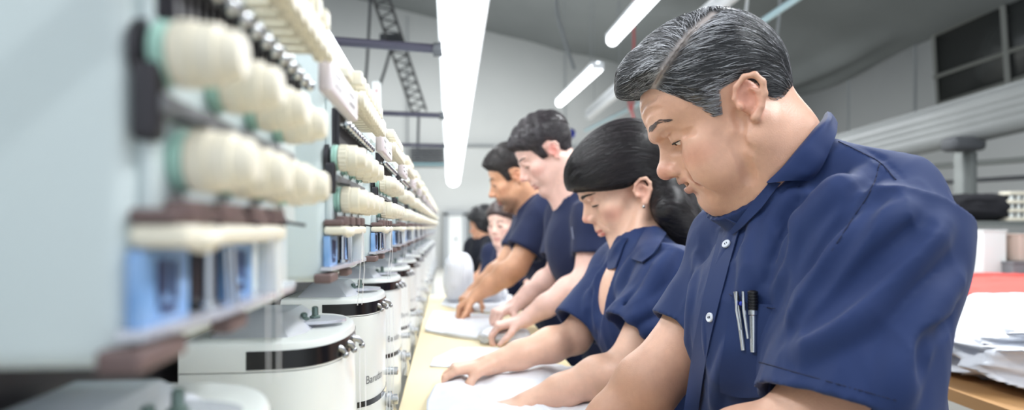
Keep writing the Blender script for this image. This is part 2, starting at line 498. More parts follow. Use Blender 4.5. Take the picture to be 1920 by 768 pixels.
def blend(C, V, c, rad, col, amt, hard=2.0):
    r = np.asarray([rad]*3 if not hasattr(rad, '__len__') else rad, float)
    d = np.linalg.norm((V-np.asarray(c))/r, axis=1); w = np.clip(1-d**hard, 0, 1)[:, None]*amt
    return C*(1-w)+np.asarray(col)*w
def lin(rgb): return np.array(s2l(rgb)[:3])
def skin_color(V, fr, skin, p):
    q = fr.l(V); C = np.tile(lin(skin), (len(V), 1))
    n = fbm(V*60, 3)[:, None]; n2 = fbm(V*260, 9)[:, None]
    C = C*(.90+.20*n)*(.95+.10*n2)
    hd = (np.abs(q[:, 0]) < .12) & (q[:, 2] > -.13) & (q[:, 2] < .2) & (np.abs(q[:, 1]) < .15)
    Ch = C[hd]; Q = q[hd]; jz = p.get('jawz', 0); mz = -.060+jz*.35+p.get('mz', 0); op = p.get('mouth', 0)
    red = lin(p.get('red', (205, 120, 105)))
    nz = p.get('nosez', 0)
    for s in (-1, 1):
        Ch = blend(Ch, Q, (s*.045, .065, -.022), (.03, .03, .024), red, .38)
        Ch = blend(Ch, Q, (s*.083, -.012, .006+p.get('earz', 0)), (.014, .026, .036), red, p.get('earred', .5))
        Ch = blend(Ch, Q, (s*.031, .088, .004), (.018, .016, .006), lin((150, 95, 85)), .25)
    Ch = blend(Ch, Q, (0, .115, -.020+nz), (.022, .022, .017), red, .45)
    if p.get('beard'):
        bc, ba = p['beard']
        Ch = blend(Ch, Q, (0, .07, -.085), (.085, .075, .055), lin(bc), ba, 4)
        Ch = blend(Ch, Q, (0, .10, -.045), (.026, .016, .008), lin(bc), ba, 2)
    if p.get('scalp'):
        pass
    lipc = lin(p.get('lips', (176, 96, 88))); la = p.get('lipa', .7)
    for s in (-1, 0, 1):
        Ch = blend(Ch, Q, (s*.010, .1005-abs(s)*.004, mz+.004), (.0135, .010, .0052), lipc, la, 4)
        Ch = blend(Ch, Q, (s*.010, .0985-abs(s)*.004, mz-.0055-op), (.0130, .010, .0065), lipc, la, 4)
    if p.get('lash'):
        pass
    C[hd] = Ch
    return np.clip(C, 0, 1)
def face_bits(G, fr, p, root, mats, nb=120):
    """eyes, lashes and eyebrows"""
    for s in (-1, 1):
        c = np.array([s*.031, .0785, .0135]); m = MB(); m.ball((0, 0, 0), .0128*fr.s, 20, 12)
        m.v[0] = m.v[0]+fr.w(c); ob = m.build('eye', mats['eye'], root)
        g = nrm([0, math.cos(.45), -math.sin(.45)])
        ir = MB(); ir.ball((0, 0, 0), (.0056*fr.s, .0056*fr.s, .0018*fr.s), 16, 6, np.stack([fr.R[:, 0], fr.R@np.cross(g, [1, 0, 0]), fr.R@g], 1))
        ir.v[0] = ir.v[0]+fr.w(c+g*.0118); ir.build('iris', mats['iris'], ob)
        pts = []
        for t in np.linspace(-1, 1, 11):
            x = t*.0125; zl = p.get('lid', -.002)-x*x*9
            y = math.sqrt(max(.0142**2-x*x-zl*zl, 1e-6)); pts.append(fr.w(c+(x, y, zl-.0004)))
        la = MB(); la.tube(pts, np.array([.0004]+[p.get('lashr', .0009)]*9+[.0004])*fr.s, 6); la.build('eyelashes', mats['dark'], root)
        # eyebrow
        L = []; rng = np.random.RandomState(5)
        for i in range(nb):
            t = rng.rand(); x = .014+.037*t; z = .0375+p.get('browz', 0)+.0055*math.sin(t*2.4)-.003*t+rng.uniform(-1, 1)*.0034*(1-.6*t*t)*p.get('browt', 1)
            q0 = fr.w((s*x, .10-.020*t*t, z)); q0 = G.near(q0)
            dr = fr.R@np.array([s*.8, -.15, .45-.8*t]); pl = [q0+dr*.0085*k/3*fr.s for k in range(4)]
            pl = G.near(np.array(pl))+G.grad(np.array(pl))*.0006; L.append(pl)
        strands('eyebrow', L, [p.get('browr', .00042)*fr.s]*len(L), mats['brow'], root)
def hand(G, wr, pc, side, palm, curl=.5, spread=.12, sc=1.0, thumb=None, fr=None):
    """wr wrist point, pc palm centre towards the knuckles, palm = direction the palm faces, side=+1 thumb on the cross side"""
    f = nrm(pc-wr); n = nrm(palm-np.dot(palm, f)*f); w = np.cross(f, n)*side      # w points to the thumb
    k0 = wr+f*.085*sc
    for i, o in enumerate((.027, .009, -.009, -.026)):
        G.cap(wr+w*o*.55*sc, k0+w*o*sc-f*(.0, .0, .003, .009)[i]*sc, .0135*sc, .0105*sc, .012)
    G.cap(wr+w*.012*sc, wr+w*.030*sc+f*.035*sc+n*.008*sc, .015*sc, .014*sc, .012)
    Ls = (.074, .082, .076, .060)
    for i in range(4):
        o = (.028, .009, -.009, -.027)[i]; b = k0+w*o*sc-f*(.0, -.002, .003, .010)[i]*sc
        a0 = curl*(.55+.12*i) if not hasattr(curl, '__len__') else curl[i]
        dirw = w*spread*(1.5-i)*.5; pts = [b]; ang = a0*.9
        for j, fl in enumerate((.46, .30, .24)):
            d = nrm(f*math.cos(ang)+n*math.sin(ang)+dirw); pts.append(pts[-1]+d*Ls[i]*fl*sc); ang += a0*(1.0, .8, .6)[j]
        G.chain(pts, [.0092*sc, .0086*sc, .0078*sc, .0068*sc], .0035)
        for q_ in pts[1:3]: G.ell(q_, .0088*sc, .002)
    t0 = wr+w*.030*sc+f*.035*sc+n*.008*sc; th = thumb if thumb is not None else nrm(f*.8+w*.55+n*.45)
    t1 = t0+nrm(th+w*.3)*.034*sc; t2 = t1+nrm(th)*.030*sc; t3 = t2+nrm(th-w*.25+f*.1)*.024*sc
    G.chain([t0, t1, t2, t3], [.0125*sc, .0105*sc, .0095*sc, .0075*sc], .006)
def hair_field(fr, poly, thick, step=.0022, part=None, extra=None, w=1.0, occ=0.0, fore=0.0, fade=.018, lo=(-.12, -.17, -.11), hi=(.12, .16, .19)):
    """hair mass: cranium shape grown by thick(q) and kept inside the hairline outline"""
    cs = np.array([fr.w((x, y, z)) for x in (lo[0], hi[0]) for y in (lo[1], hi[1]) for z in (lo[2], hi[2])])
    a, b = cs.min(0), cs.max(0); H = Field(np.arange(a[0], b[0], step), np.arange(a[1], b[1], step), np.arange(a[2], b[2], step))
    def f(q):
        def el(c, r):
            v = q-np.array(c); r = np.array(r); k0 = np.linalg.norm(v/r, axis=-1); k1 = np.linalg.norm(v/(r*r), axis=-1)+1e-9
            return k0*(k0-1)/k1
        A = el((0, -.012+occ/2, .052), (.077*w, .098-occ/2, .082)); B = el((0, .030+fore, .052), (.066*w, .060, .060)); k = .02
        h = np.clip(.5+.5*(A-B)/k, 0, 1); d = A*(1-h)+B*h-k*h*(1-h)
        C_ = el((0, .0, -.01), (.070*w, .075, .075)); h = np.clip(.5+.5*(d-C_)/k, 0, 1); d = d*(1-h)+C_*h-k*h*(1-h)
        hl = polysd(q[..., 1], q[..., 2], poly) if poly is not None else np.full(d.shape, -1.0)
        d = d-thick(q)*np.clip(-hl/fade, 0, 1)**.7
        if poly is not None:
            k = .008; h = np.clip(.5-.5*(d-hl)/k, 0, 1); d = d*(1-h)+hl*h+k*h*(1-h)
        if part is not None: d = d+part(q)
        return d*fr.s
    c = (a+b)/2
    H.fn(fr.l(c), (b-a)/2+.001, f, fr=fr)
    if extra: extra(H)
    return H
def comb(H, fr, V, n, direct, length, K=7, lift=.001, rng=None, keep=None, jit=.18):
    """polylines that follow the hair mass H along direct(q) (local directions)"""
    rng = rng or np.random.RandomState(3)
    i = rng.choice(len(V), n); p = V[i]+rng.uniform(-.001, .001, (n, 3))
    if keep is not None: k = keep(fr.l(p)); p = p[k]
    L = [p]; st = length*fr.s/(K-1); ln = rng.uniform(.5, 1.2, (len(p), 1))
    j = rng.normal(0, jit, (len(p), 3))
    for s in range(K-1):
        d = direct(fr.l(p))+j; d = d@fr.R.T; g = H.grad(p)
        d = d-g*(d*g).sum(1, keepdims=True); d /= np.linalg.norm(d, axis=1, keepdims=True)+1e-9
        p = p+d*st*ln; g = H.grad(p); p = p-g*(H.sample(p)[:, None]-lift*(1 if s < K-2 else .3)); L.append(p)
    return np.stack(L, 1)
MT = {}
MT['skin'] = mat('skin', (200, 150, 125), .42, attr='tone', sss=.10, bump=(520, .45, .0007), spec=.5)
MT['shirt'] = mat('navy_cotton', (21, 42, 86), .72, bump=(900, .25, .0004), sheen=.07, noise=(9, .5, (25, 44, 90)), spec=.3, crease=(7, .85, .012))
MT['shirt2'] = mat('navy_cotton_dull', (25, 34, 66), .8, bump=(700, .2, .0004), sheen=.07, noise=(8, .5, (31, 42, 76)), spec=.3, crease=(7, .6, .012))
MT['hair'] = mat('hair', (30, 30, 34), .42, attr='tone', spec=.6)
MT['eye'] = mat('eye_white', (225, 215, 208), .15)
MT['iris'] = mat('iris_brown', (40, 24, 18), .1)
MT['dark'] = mat('lash_dark', (24, 18, 18), .6)
MT['teeth'] = mat('teeth', (225, 215, 200), .25)
MT['button'] = mat('button_white', (214, 220, 232), .3)
MT['thread'] = mat('button_thread', (14, 24, 56), .8)
MT['white_cloth'] = mat('white_cotton', (224, 227, 234), .85, bump=(300, .3, .0008), sheen=.1, crease=(9, .25, .008))
MT['chrome'] = mat('chrome', (205, 208, 212), .18, 1.0)
MT['black_plastic'] = mat('black_plastic', (22, 22, 26), .35)
MT['blue_plastic'] = mat('blue_plastic', (40, 60, 170), .3)
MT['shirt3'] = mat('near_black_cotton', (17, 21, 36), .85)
MT['lamp_grey_'] = mat('pen_grey', (120, 126, 150), .5)
def biggest(V, Q):
    """the largest connected piece of a mesh"""
    l = np.arange(len(V)); a = np.concatenate([Q[:, 0], Q[:, 1], Q[:, 2], Q[:, 3]]); b = np.concatenate([Q[:, 1], Q[:, 2], Q[:, 3], Q[:, 0]])
    for _ in range(400):
        m = np.minimum(l[a], l[b]); n = l.copy(); np.minimum.at(n, a, m); np.minimum.at(n, b, m); np.minimum.at(n, l[a], m); n = n[n]
        if (n == l).all(): break
        l = n
    u, c = np.unique(l, return_counts=True); k = l == u[c.argmax()]; idx = np.cumsum(k)-1
    return V[k], idx[Q[k[Q[:, 0]]]]
def cone_fn(a, b, ra, rb, sq=None):
    a = np.asarray(a, float); b = np.asarray(b, float); ab = b-a; L = np.linalg.norm(ab); u = ab/L
    def f(p):
        q = p-a; t = q@u; v = q-t[..., None]*u; r = np.linalg.norm(v, axis=-1)
        tt = np.clip(t/L, 0, 1); rr = ra+(rb-ra)*tt
        side = r-rr; end = t-L; beg = -t
        return np.maximum(np.maximum(side, end), beg-ra*.6)
    return f
def ridge(G, pts, r, depth=.0, k=.012, mode='add', lift=0.0):
    """a fold that lies on the surface; pts are world points near it, r the radii"""
    q = crom(pts, max(8, len(pts)*4)); q = G.near(q); g = G.grad(q); n = len(q)
    env = np.sin(np.linspace(.12, math.pi-.12, n))
    rr = np.interp(np.linspace(0, 1, n), np.linspace(0, 1, len(r)), r) if hasattr(r, '__len__') else np.full(n, r)
    if mode == 'add': c = q-g*(rr*(1-env*.62))[:, None]+g*lift
    else: c = q+g*(rr*(1-env*.55))[:, None]
    G.chain(list(c), list(rr), k, mode)
def px_pts(G, pp, d0=.45, d1=3.5):
    out = []
    for x, y in pp:
        h, _ = G.hit(x, y, d0, d1)
        if h is not None: out.append(h)
    return out
def wrinkle(K, fr, amp, sc=(9, 9, 4), seed=0):
    """creases of worn cloth, pressed into the field near the surface"""
    m = np.abs(K.D) < .014; I, J, L = np.nonzero(m); V = np.stack([K.x[I], K.y[J], K.z[L]], -1).astype(float)
    p = fr.l(V)*np.array(sc)
    w = np.stack([fbm(p*.8+3.1, seed+5, 2), fbm(p*.8+7.7, seed+6, 2), fbm(p*.8+1.3, seed+8, 2)], -1)
    r1 = 1-np.abs(2*vnoise(p*1.0+w*2.2, seed)-1); r2 = 1-np.abs(2*vnoise(p*2.1+w*3.0+9, seed+2)-1)
    d = (r1**3-.3)*.65+(r2**3-.3)*.35; mask = fbm(V*5+2.2, seed+11, 2)
    K.D[I, J, L] -= (d*amp*np.clip(mask*2.2-.15, .15, 1.3)).astype(np.float32)
def worker(name, label, s, root_loc):
    """s: dict of joints in world coordinates (near = the left side, towards the camera)"""
    root = empty(name, root_loc, label, 'person', s.get('group'))
    fr = head_frame(s['head'], *s['pose'], sc=s.get('hs', 1.0)); p = dict(HEAD); p.update(s.get('face', {}))
    hx = s['head']; st = s.get('step', .0026); st2 = s.get('step2', .0045)
    pts = np.array([s['Sn'], s['Sf'], s['En'], s['Ef'], s['Wn'], s['Wf']]); lo = pts.min(0)-.10; hi = pts.max(0)+.10
    fine = s.get('fine')                          # extra fine boxes, for hands in view
    def ax(i):
        a, b = min(lo[i], hx[i]-.19), max(hi[i], hx[i]+.19)
        iv = [(hx[i]-.17, hx[i]+.17)]
        if fine is not None: iv += [(c[i]-.11, c[i]+.11) for c in fine]
        x = a; out = []
        while x < b:
            out.append(x); x += st if any(l <= x <= h for l, h in iv) else st2
        return np.array(out)
    G = Field(ax(0), ax(1), ax(2))
    mid = (s['Sn']+s['Sf'])/2; up = nrm(mid-s['hip']); wx = nrm(s['Sf']-s['Sn'])
    fw = nrm(np.cross(up, wx)); T = Frame(mid, wx, fw, np.cross(wx, fw))
    hw = np.linalg.norm(s['Sf']-s['Sn'])/2
    nb = T.w((0, -.015, .035))
    # neck and bust
    nk = p['neck']
    head_sdf(G, fr, p)
    G.chain([fr.w((0, -.020, -.005)), fr.w((0, -.020, -.055)), nb+(0, 0, 0)], [nk*.93*fr.s, nk*fr.s, nk*1.12], .03)
    G.cap(fr.w((0, .035, -.075)), T.w((0, .03, .0)), .030, .045, .035)
    for q in (-1, 1):
        G.cap(fr.w((q*.062, -.02, -.03)), T.w((q*.02, .055, .01)), .013, .012, .02)
        G.cap(T.w((q*.03, -.02, .05)), T.w((q*hw*.8, -.01, -.01)), .035, .045, .04)
    G.ell((0, 0, -.12), (hw*.85, .09, .16), .04, fr=T)
    # arms
    ra = s.get('arm', 1.0)
    for S_, E_, W_, nm in ((s['Sn'], s['En'], s['Wn'], 'n'), (s['Sf'], s['Ef'], s['Wf'], 'f')):
        G.cap(S_, E_, .050*ra, .042*ra, .03)
        m1 = E_+(W_-E_)*.28
        G.chain([E_, m1, E_+(W_-E_)*.65, W_], [.040*ra, .044*ra, .034*ra, .026*ra], .02)
        hc = s['hand_'+nm]; hand(G, W_, hc['to'], hc.get('side', 1), hc.get('palm', np.array([0, 0, -1.0])), hc.get('curl', .5), hc.get('spread', .12), hc.get('sc', 1.0), hc.get('thumb'))
    if 'extra_body' in s: s['extra_body'](G, fr, T)
    V, Q = G.mesh(); V = relax(V, Q, 1, .35)
    C = skin_color(V, fr, s['skin'], p)
    if 'tint' in s: C = s['tint'](C, V, fr)
    body = mesh_obj('body', V, Q, MT['skin'], root, True, C)
    face_bits(G, fr, p, root, dict(eye=MT['eye'], iris=MT['iris'], dark=MT['dark'], brow=MT['hair_'+s.get('browmat', 'black')]), s.get('nbrow', 90))
    # shirt
    lo2 = np.minimum(np.minimum(lo, T.w((0, 0, -.5))-.3), s['hip']-.25); hi2 = np.maximum(np.maximum(hi, mid+.25), s['hip']+.25)
    lo2[2] = .80; hi2[2] = mid[2]+.18
    lo2[0] = min(s['Sn'][0], s['Sf'][0], s['hip'][0])-.26; hi2[0] = max(s['Sn'][0], s['Sf'][0], s['hip'][0])+.26
    lo2[1] = min(s['Sn'][1], s['Sf'][1])-.2; hi2[1] = max(s['Sn'][1], s['Sf'][1])+.2
    ss = s.get('shirt_step', .004)
    K = Field(np.arange(lo2[0], hi2[0], ss), np.arange(lo2[1], hi2[1], ss), np.concatenate([np.arange(lo2[2], 1.08, ss*2.5), np.arange(1.08, hi2[2], ss)]))
    b = s.get('bulk', 1.0); dp = s.get('depth', 1.0)
    K.ell((0, .0, -.13), (hw*.98*b, .125*dp, .20), .03, fr=T)
    K.ell((0, -.02, -.06), (hw*1.0*b, .105*dp, .12), .05, fr=T)
    K.ell((0, .035*dp, -.12), (hw*.80*b, .115*dp, .15), .04, fr=T)
    Th = Frame(s['hip'], wx*[1, 1, 0], fw*[1, 1, 0], [0, 0, 1])
    K.ell((0, .02*dp, .12), (.165*b, .135*dp*s.get('belly', 1), .24), .06, fr=Th)
    K.ell((0, -.0, -.05), (.175*b, .13*dp, .20), .06, fr=Th)
    for q, S_ in ((-1, s['Sn']), (1, s['Sf'])):
        K.cap(T.w((q*.04, -.02, .045)), S_+T.R@np.array([0, -.005, .0]), .038, .066*b, .045)
        K.ell(S_, (.068*b, .070*b, .066*b), .03, R=T.R)
    K.fn(nb, .2, lambda p_: np.linalg.norm(p_-nb-np.clip(((p_-nb)@up)[..., None], -.05, .1)*up, axis=-1)-(nk*1.2+.006), .012, 'cut') if False else None
    for nm, S_, E_ in (('n', s['Sn'], s['En']), ('f', s['Sf'], s['Ef'])):
        hem = s['hem_'+nm]; r0, r1 = s.get('slv_'+nm, (.072, .080))
        K.fn((S_+hem)/2, .34, cone_fn(S_, hem, r0, r1), .03)
    K.cap(nb-up*.02, nb+nrm(fr.w((0, .0, -.03))-nb)*.026, nk*1.17+.013, nk*1.17+.007, .03)
    if 'extra_shirt' in s: s['extra_shirt'](K, T, fr)
    wrinkle(K, T, s.get('wr', .006), s.get('wsc', (11, 11, 5)), s.get('seed', 0))
    for nm, S_, E_ in (('n', s['Sn'], s['En']), ('f', s['Sf'], s['Ef'])):
        hem = s['hem_'+nm]; r0, r1 = s.get('slv_'+nm, (.072, .080)); u = nrm(hem-S_)
        K.fn(hem, .14, lambda q, u=u, h=hem, r1=r1: np.maximum(np.linalg.norm(q-h-((q-h)@u)[..., None]*u, axis=-1)-(r1-2.1*ss+.32*np.minimum((q-h)@u, 0)), -((q-h)@u)-.045), .002, 'cut')
    # neck opening
    ax_ = nrm(fr.w((0, .0, -.03))-nb)
    K.fn(nb+ax_*.03, .14, lambda q: np.maximum(np.linalg.norm(q-nb-((q-nb)@ax_)[..., None]*ax_, axis=-1)-nk*1.17, -((q-nb)@ax_)-.0), .008, 'cut')
    sl, q = K.sub(nb-.17, nb+.17); cond = ((q-nb)@ax_) < s.get('fill', .016)
    if 'fillplane' in s:
        fa, fv = s['fillplane']; fnn = nrm(np.cross(fv-fa, wx)); fnn = fnn if np.dot(fnn, fr.o-fa) > 0 else -fnn; cond = ((q-fa)@fnn) < 0
    dd = np.where(cond, G.sample(q)-.006, .2); dd = np.where(np.linalg.norm(q-nb, axis=-1) < .16, dd, .2)
    K.D[sl] = np.minimum(K.D[sl], dd.astype(np.float32))
    if 'cut_shirt' in s: s['cut_shirt'](K, T, fr)
    V, Q = biggest(*K.mesh()); V = relax(V, Q, 1, .35)
    shirt = mesh_obj('shirt', V, Q, MT[s.get('shirt', 'shirt')], root)
    # trousers and shoes
    Z = Field(np.arange(s['hip'][0]-.28, s['hip'][0]+.3, .011), np.arange(s['hip'][1]-.3, s['hip'][1]+.3, .011), np.arange(.02, 1.05, .014))
    Z.ell((0, -.01, -.04), (.160*b, .12*dp, .13), .05, fr=Th)
    sh = MB()
    for q in (-1, 1):
        Z.chain([Th.w((q*.085, 0, -.08)), Th.w((q*.095, .03, -.45)), Th.w((q*.10, .0, -s['hip'][2]+.06))], [.088, .066, .058], .03)
        f2 = nrm(fw*[1, 1, 0]); c0 = Th.w((q*.10, .0, 0)); c0[2] = 0
        R_ = np.stack([np.cross(f2, [0, 0, 1]), f2, [0, 0, 1]], 1)
        sh.ball(c0+f2*.06+[0, 0, .045], (.048, .14, .045), 16, 8, R_)
    V, Q = Z.mesh(); mesh_obj('trousers', V, Q, MT['trousers'], root); sh.build('shoes', MT['black_plastic'], root)
    return dict(root=root, fr=fr, T=T, G=G, K=K, shirt=shirt, body=body, nb=nb, ax=ax_, p=p, s=s)
MT['trousers'] = mat('dark_trousers', (28, 32, 48), .85)
for nm, rgb, ro in (('black', (20, 18, 20), .4), ('brown', (34, 28, 30), .5), ('grey', (96, 84, 80), .6), ('warm', (70, 50, 44), .5)):
    MT['hair_'+nm] = mat('hair_'+nm, rgb, ro)
def shirt_collar(W, rows, name='collar', thick=.0025, m=None, nu=40, nv=10):
    V, f = loft(rows, nu, nv, thick); o = mesh_obj(name, V, f, m or MT[W['s'].get('shirt', 'shirt')], W['shirt']); auto_smooth(o, 60); return o
def std_collar(W, open_=.0, h=.036, lap=.060, lift=.0, rad=1.0, front=1.0):
    """a turned-down collar round the neck, built in the frame of the neck"""
    T, nb = W['T'], W['nb']; nk = W['p']['neck']*1.17*rad
    up = nrm(W['ax']*.6+T.R[:, 2]*.4); fwd = nrm(T.R[:, 1]-up*np.dot(T.R[:, 1], up)); rt = np.cross(fwd, up)
    for sgn in (-1, 1):
        inner = []; top = []; fold = []; out = []
        for t in np.linspace(0, 1, 9):
            a = math.pi*(1-t*(1-open_*.08)); r = nk*(1.0+.10*t)
            d = math.sin(a)*rt*sgn+math.cos(a)*fwd
            base = nb+d*r+up*(.004-.028*t*front)
            inner.append(base); top.append(base+d*.006+up*(h*(1-.35*t)))
            fold.append(base+d*.013+up*(h*(1-.40*t)))
            e = lap*(.62+.55*t**2)
            out.append(base+d*(.024+.012*t)+up*(h*(1-.4*t)-e*.85)+fwd*(.010*t)+rt*sgn*(.016*t**2))
        shirt_collar(W, [inner, top, fold, [(a+b)/2+nrm(a-nb)*.004 for a, b in zip(fold, out)], out])

LASTD = [.9]
def surf(fields, px, py, off=.003, d0=.45, d1=4.0, default=None):
    """point just in front of the first surface seen at (px, py)"""
    best = None
    for f_ in fields:
        h, n = f_.hit(px, py, d0, d1)
        if h is not None and (best is None or h[1] < best[0][1]): best = (h, n)
    if best is None: return P(px, py, default or LASTD[0])
    LASTD[0] = best[0][1]; return best[0]+best[1]*off
def surf_rows(fields, rows, off=.003, n=14, **k):
    out = []
    for r in rows:
        pts = crom([(x, y, 0) for x, y in r], n); q = np.array([surf(fields, a[0], a[1], off, **k) for a in pts])
        for _ in range(3): q[1:-1] = q[1:-1]*.5+(q[:-2]+q[2:])*.25
        out.append(list(q))
    return out
def button(W, px, py, r=.0055, name='button', fields=None):
    h, n = W['K'].hit(px, py, .4, 4)
    if h is None: return
    up = nrm(np.cross(n, [1, 0, 0])); rt = np.cross(up, n); m = MB()
    h = h+n*.0035
    m.lathe([(-.0015, r*.9), (-.0015, r), (.0006, r), (.0014, r*.86), (.0006, r*.66), (.0006, 0)], h, n, 20)
    b = m.build(name, MT['button'], W['shirt'])
    t = MB()
    for a in (-1, 1):
        t.tube([h+n*.0009+rt*a*r*.22-up*r*.22, h+n*.0013+rt*a*r*.22, h+n*.0009+rt*a*r*.22+up*r*.22], r*.10, 6)
    t.build('button_thread', MT['thread'], b)

def seam(W, pp, name='seam_stitch', r=.0006, d0=.4, off=.0010, n=60):
    pts = crom([(x, y, 0) for x, y in pp], n); b = MB(); q = [W['K'].hit(a[0], a[1], d0, 4) for a in pts]; q = [h+g*off for h, g in q if h is not None]
    if len(q) > 3: b.tube(q, r, 5); b.build(name, MT['thread'], W['shirt'])
# ---------------------------------------------------------------- the older man in front
def man():
    ear = P(1393, 203, .872); yaw = -8
    y = math.radians(yaw); left = np.array([math.sin(y), -math.cos(y), 0])
    head = ear-left*.074-np.array([0, 0, .002])
    Sn = P(1650, 478, .80); Sf = P(1392, 458, 1.08); 
    s = dict(head=head, pose=(yaw, 29, 0), hs=1.0, skin=(208, 162, 138), step=.0021,
        face=dict(earz=.003, ear=.84, occ=.014, fore=.017, mz=.010, fat=.008, jawz=.012, neck=.066, wid=1.03, mouth=.005, nose=.88, tip=.0135, lid=-.0050, gap=.0014, brow=1.1, browz=-.001, browr=.00030, browt=1.0, lips=(172, 105, 96), lipa=.55, jaw=1.06, chin=-.004, earred=.45),
        Sn=Sn, Sf=Sf, En=P(1520, 800, .76), Ef=P(1262, 672, 1.06), Wn=P(1110, 960, .84), Wf=P(1085, 850, 1.04),
        hem_n=P(1580, 772, .755), hem_f=P(1286, 622, 1.06), slv_n=(.084, .094), slv_f=(.056, .060),
        hand_n=dict(to=P(900, 1020, .84)), hand_f=dict(to=P(930, 960, 1.04)),
        hip=np.array([.46, .99, .95]), bulk=1.14, depth=1.10, belly=1.15, shirt_step=.0034, wr=.0060, wsc=(14, 14, 6), extra_shirt=man_folds, extra_body=man_face, browmat='grey', fillplane=(P(1548, 221, .95), P(1396, 399, .88)), nbrow=260, arm=1.1, seed=3)
    s['hip'] = np.array([.455, 1.0, .95])
    W = worker('person', 'older man with short greying hair and pens in his navy shirt pocket', s, [s['hip'][0], s['hip'][1], 0])
    fr, root = W['fr'], W['root']
    # hair
    poly = [(.150, .094), (.108, .092), (.084, .088), (.064, .060), (.044, .028), (.036, .010), (.024, .008), (.012, .036), (-.012, .036), (-.028, .022), (-.036, -.008), (-.048, -.030), (-.070, -.038), (-.13, -.042), (-.17, .05), (-.1, .19), (.05, .21), (.15, .15)]
    pa = np.array([[.104, .074], [.078, .086], [.045, .103], [.01, .119], [-.03, .128]])
    def partd(q):
        yy, zz = q[..., 1], q[..., 2]; d = np.full(yy.shape, 1.0)
        for i in range(len(pa)-1):
            a, b = pa[i], pa[i+1]; e = b-a; t = np.clip(((yy-a[0])*e[0]+(zz-a[1])*e[1])/(e@e), 0, 1)
            d = np.minimum(d, np.hypot(yy-a[0]-t*e[0], zz-a[1]-t*e[1]))
        return np.where(q[..., 0] < .0, d, 1.0)
    def above(q):
        yy, zz = q[..., 1], q[..., 2]
        return (zz > np.interp(yy, pa[::-1, 0], pa[::-1, 1])) | (q[..., 0] > 0)
    def thick(q):
        y_, z_ = q[..., 1], q[..., 2]; ab = above(q)
        t = .006+.016*np.clip((z_-.03)/.08, 0, 1)*np.clip((y_+.12)/.08, .3, 1)
        t = t+np.where(ab, .011*np.clip((y_+.02)/.07, 0, 1), 0)
        t = t*np.clip((z_+.045)/.05, .25, 1)
        t = np.where(y_ > .02, t*np.clip((z_-.0)/.04, .35, 1), t)
        return t
    def groove(q): return .0012*np.exp(-(partd(q)/.006)**2)
    def tuft(H):
        for x in (-.035, -.02, 0, .02, .035):
            H.chain([(x, .050, .126), (x, .080, .122), (x*.9, .096, .118), (x*.8, .103, .114)], [.018, .017, .013, .009], .014, fr=fr)
    H = hair_field(fr, poly, thick, .0022, groove, tuft, 1.03, .014, .017)
    V, Q = H.mesh(); V = relax(V, Q, 2, .5)
    q = fr.l(V)
    def hcol(q, rng):
        n = len(q); g = rng.rand(n); gr = .12+.80*np.clip((.075-q[:, 2])/.05, 0, 1)*np.clip((q[:, 1]+.02)/.04, 0, 1)
        gr = np.maximum(gr, .75*np.exp(-(partd(q)/.020)**2))
        base = lin((24, 26, 31)); light = lin((200, 202, 208)); a = np.where(g < gr, rng.uniform(.35, 1, n), rng.uniform(0, .12, n))[:, None]
        return base*(1-a)+light*a
    rng = np.random.RandomState(4)
    C = np.tile(lin((30, 31, 35)), (len(V), 1)); n1 = fbm(V*240, 2)[:, None]; C = C*(.6+.8*n1)
    w = np.exp(-(partd(q)/.0050)**2)[:, None]*.55*(q[:, 0:1] < 0); C = C*(1-w)+lin((196, 186, 182))*w
    w = (np.clip((.066-q[:, 2])/.04, 0, 1)*np.clip((q[:, 1]+.01)/.03, 0, 1))[:, None]*.65; C = C*(1-w)+lin((128, 120, 116))*w
    hair = mesh_obj('hair', V, Q, MT['hair'], root, True, C)
    def direct(q):
        ab = above(q)[:, None]; fy = np.clip((q[:, 1:2]+.02)/.10, 0, 1)
        up_ = np.concatenate([np.full((len(q), 1), .75), -.25+.9*fy, .35-.2*fy], 1)
        side = np.concatenate([np.zeros((len(q), 1)), np.full((len(q), 1), -1.0), -.35-.5*np.clip((-.01-q[:, 1:2])/.06, 0, 1.2)], 1)
        return np.where(ab, up_, side)
    N = vnormals(V, Q)
    L = comb(H, fr, V, 12000, direct, .034, 7, .0012, rng, keep=lambda q: (partd(q) > .0018) & (q[:, 1] < .13) & (q[:, 2] > -.05), jit=.16)
    strands('hair_strands', L, rng.uniform(.00022, .00042, len(L)), MT['hair'], hair, hcol(fr.l(L[:, 0]), rng))
    # collar, placket, buttons, pocket
    K, G = W['K'], W['G']; FS = [K, G]; sm = MT['shirt']
    def leaf(rows, off, name='collar', th=.0028, nu=36, nv=10):
        V, f = loft(rows, nu, nv, -th); o = mesh_obj(name, V, f, sm, W['shirt']); auto_smooth(o, 50); return o
    inner = [P(1546, 226, .955), surf(FS, 1524, 246, .004), surf(FS, 1496, 280, .004), surf(FS, 1468, 314, .004), surf(FS, 1442, 341, .006)]
    fold = [P(1552, 212, .965), surf(FS, 1532, 236, .014), surf(FS, 1503, 272, .013), surf(FS, 1474, 306, .011), surf(FS, 1443, 340, .010)]
    midr = [P(1562, 222, .950), surf(FS, 1552, 262, .017), surf(FS, 1530, 298, .016), surf(FS, 1508, 322, .014), surf(FS, 1484, 340, .010)]
    outr = [P(1567, 232, .945), surf(FS, 1562, 264, .006), surf(FS, 1550, 297, .005), surf(FS, 1537, 320, .005), surf(FS, 1520, 340, .005)]
    leaf([inner, fold, midr, outr], 0)
    lap = surf_rows(FS, [[(1443, 338), (1420, 372), (1396, 400), (1374, 428)], [(1462, 342), (1436, 382), (1406, 420), (1378, 442)]], .004)
    leaf(lap, 0, 'neckline_facing', .002)
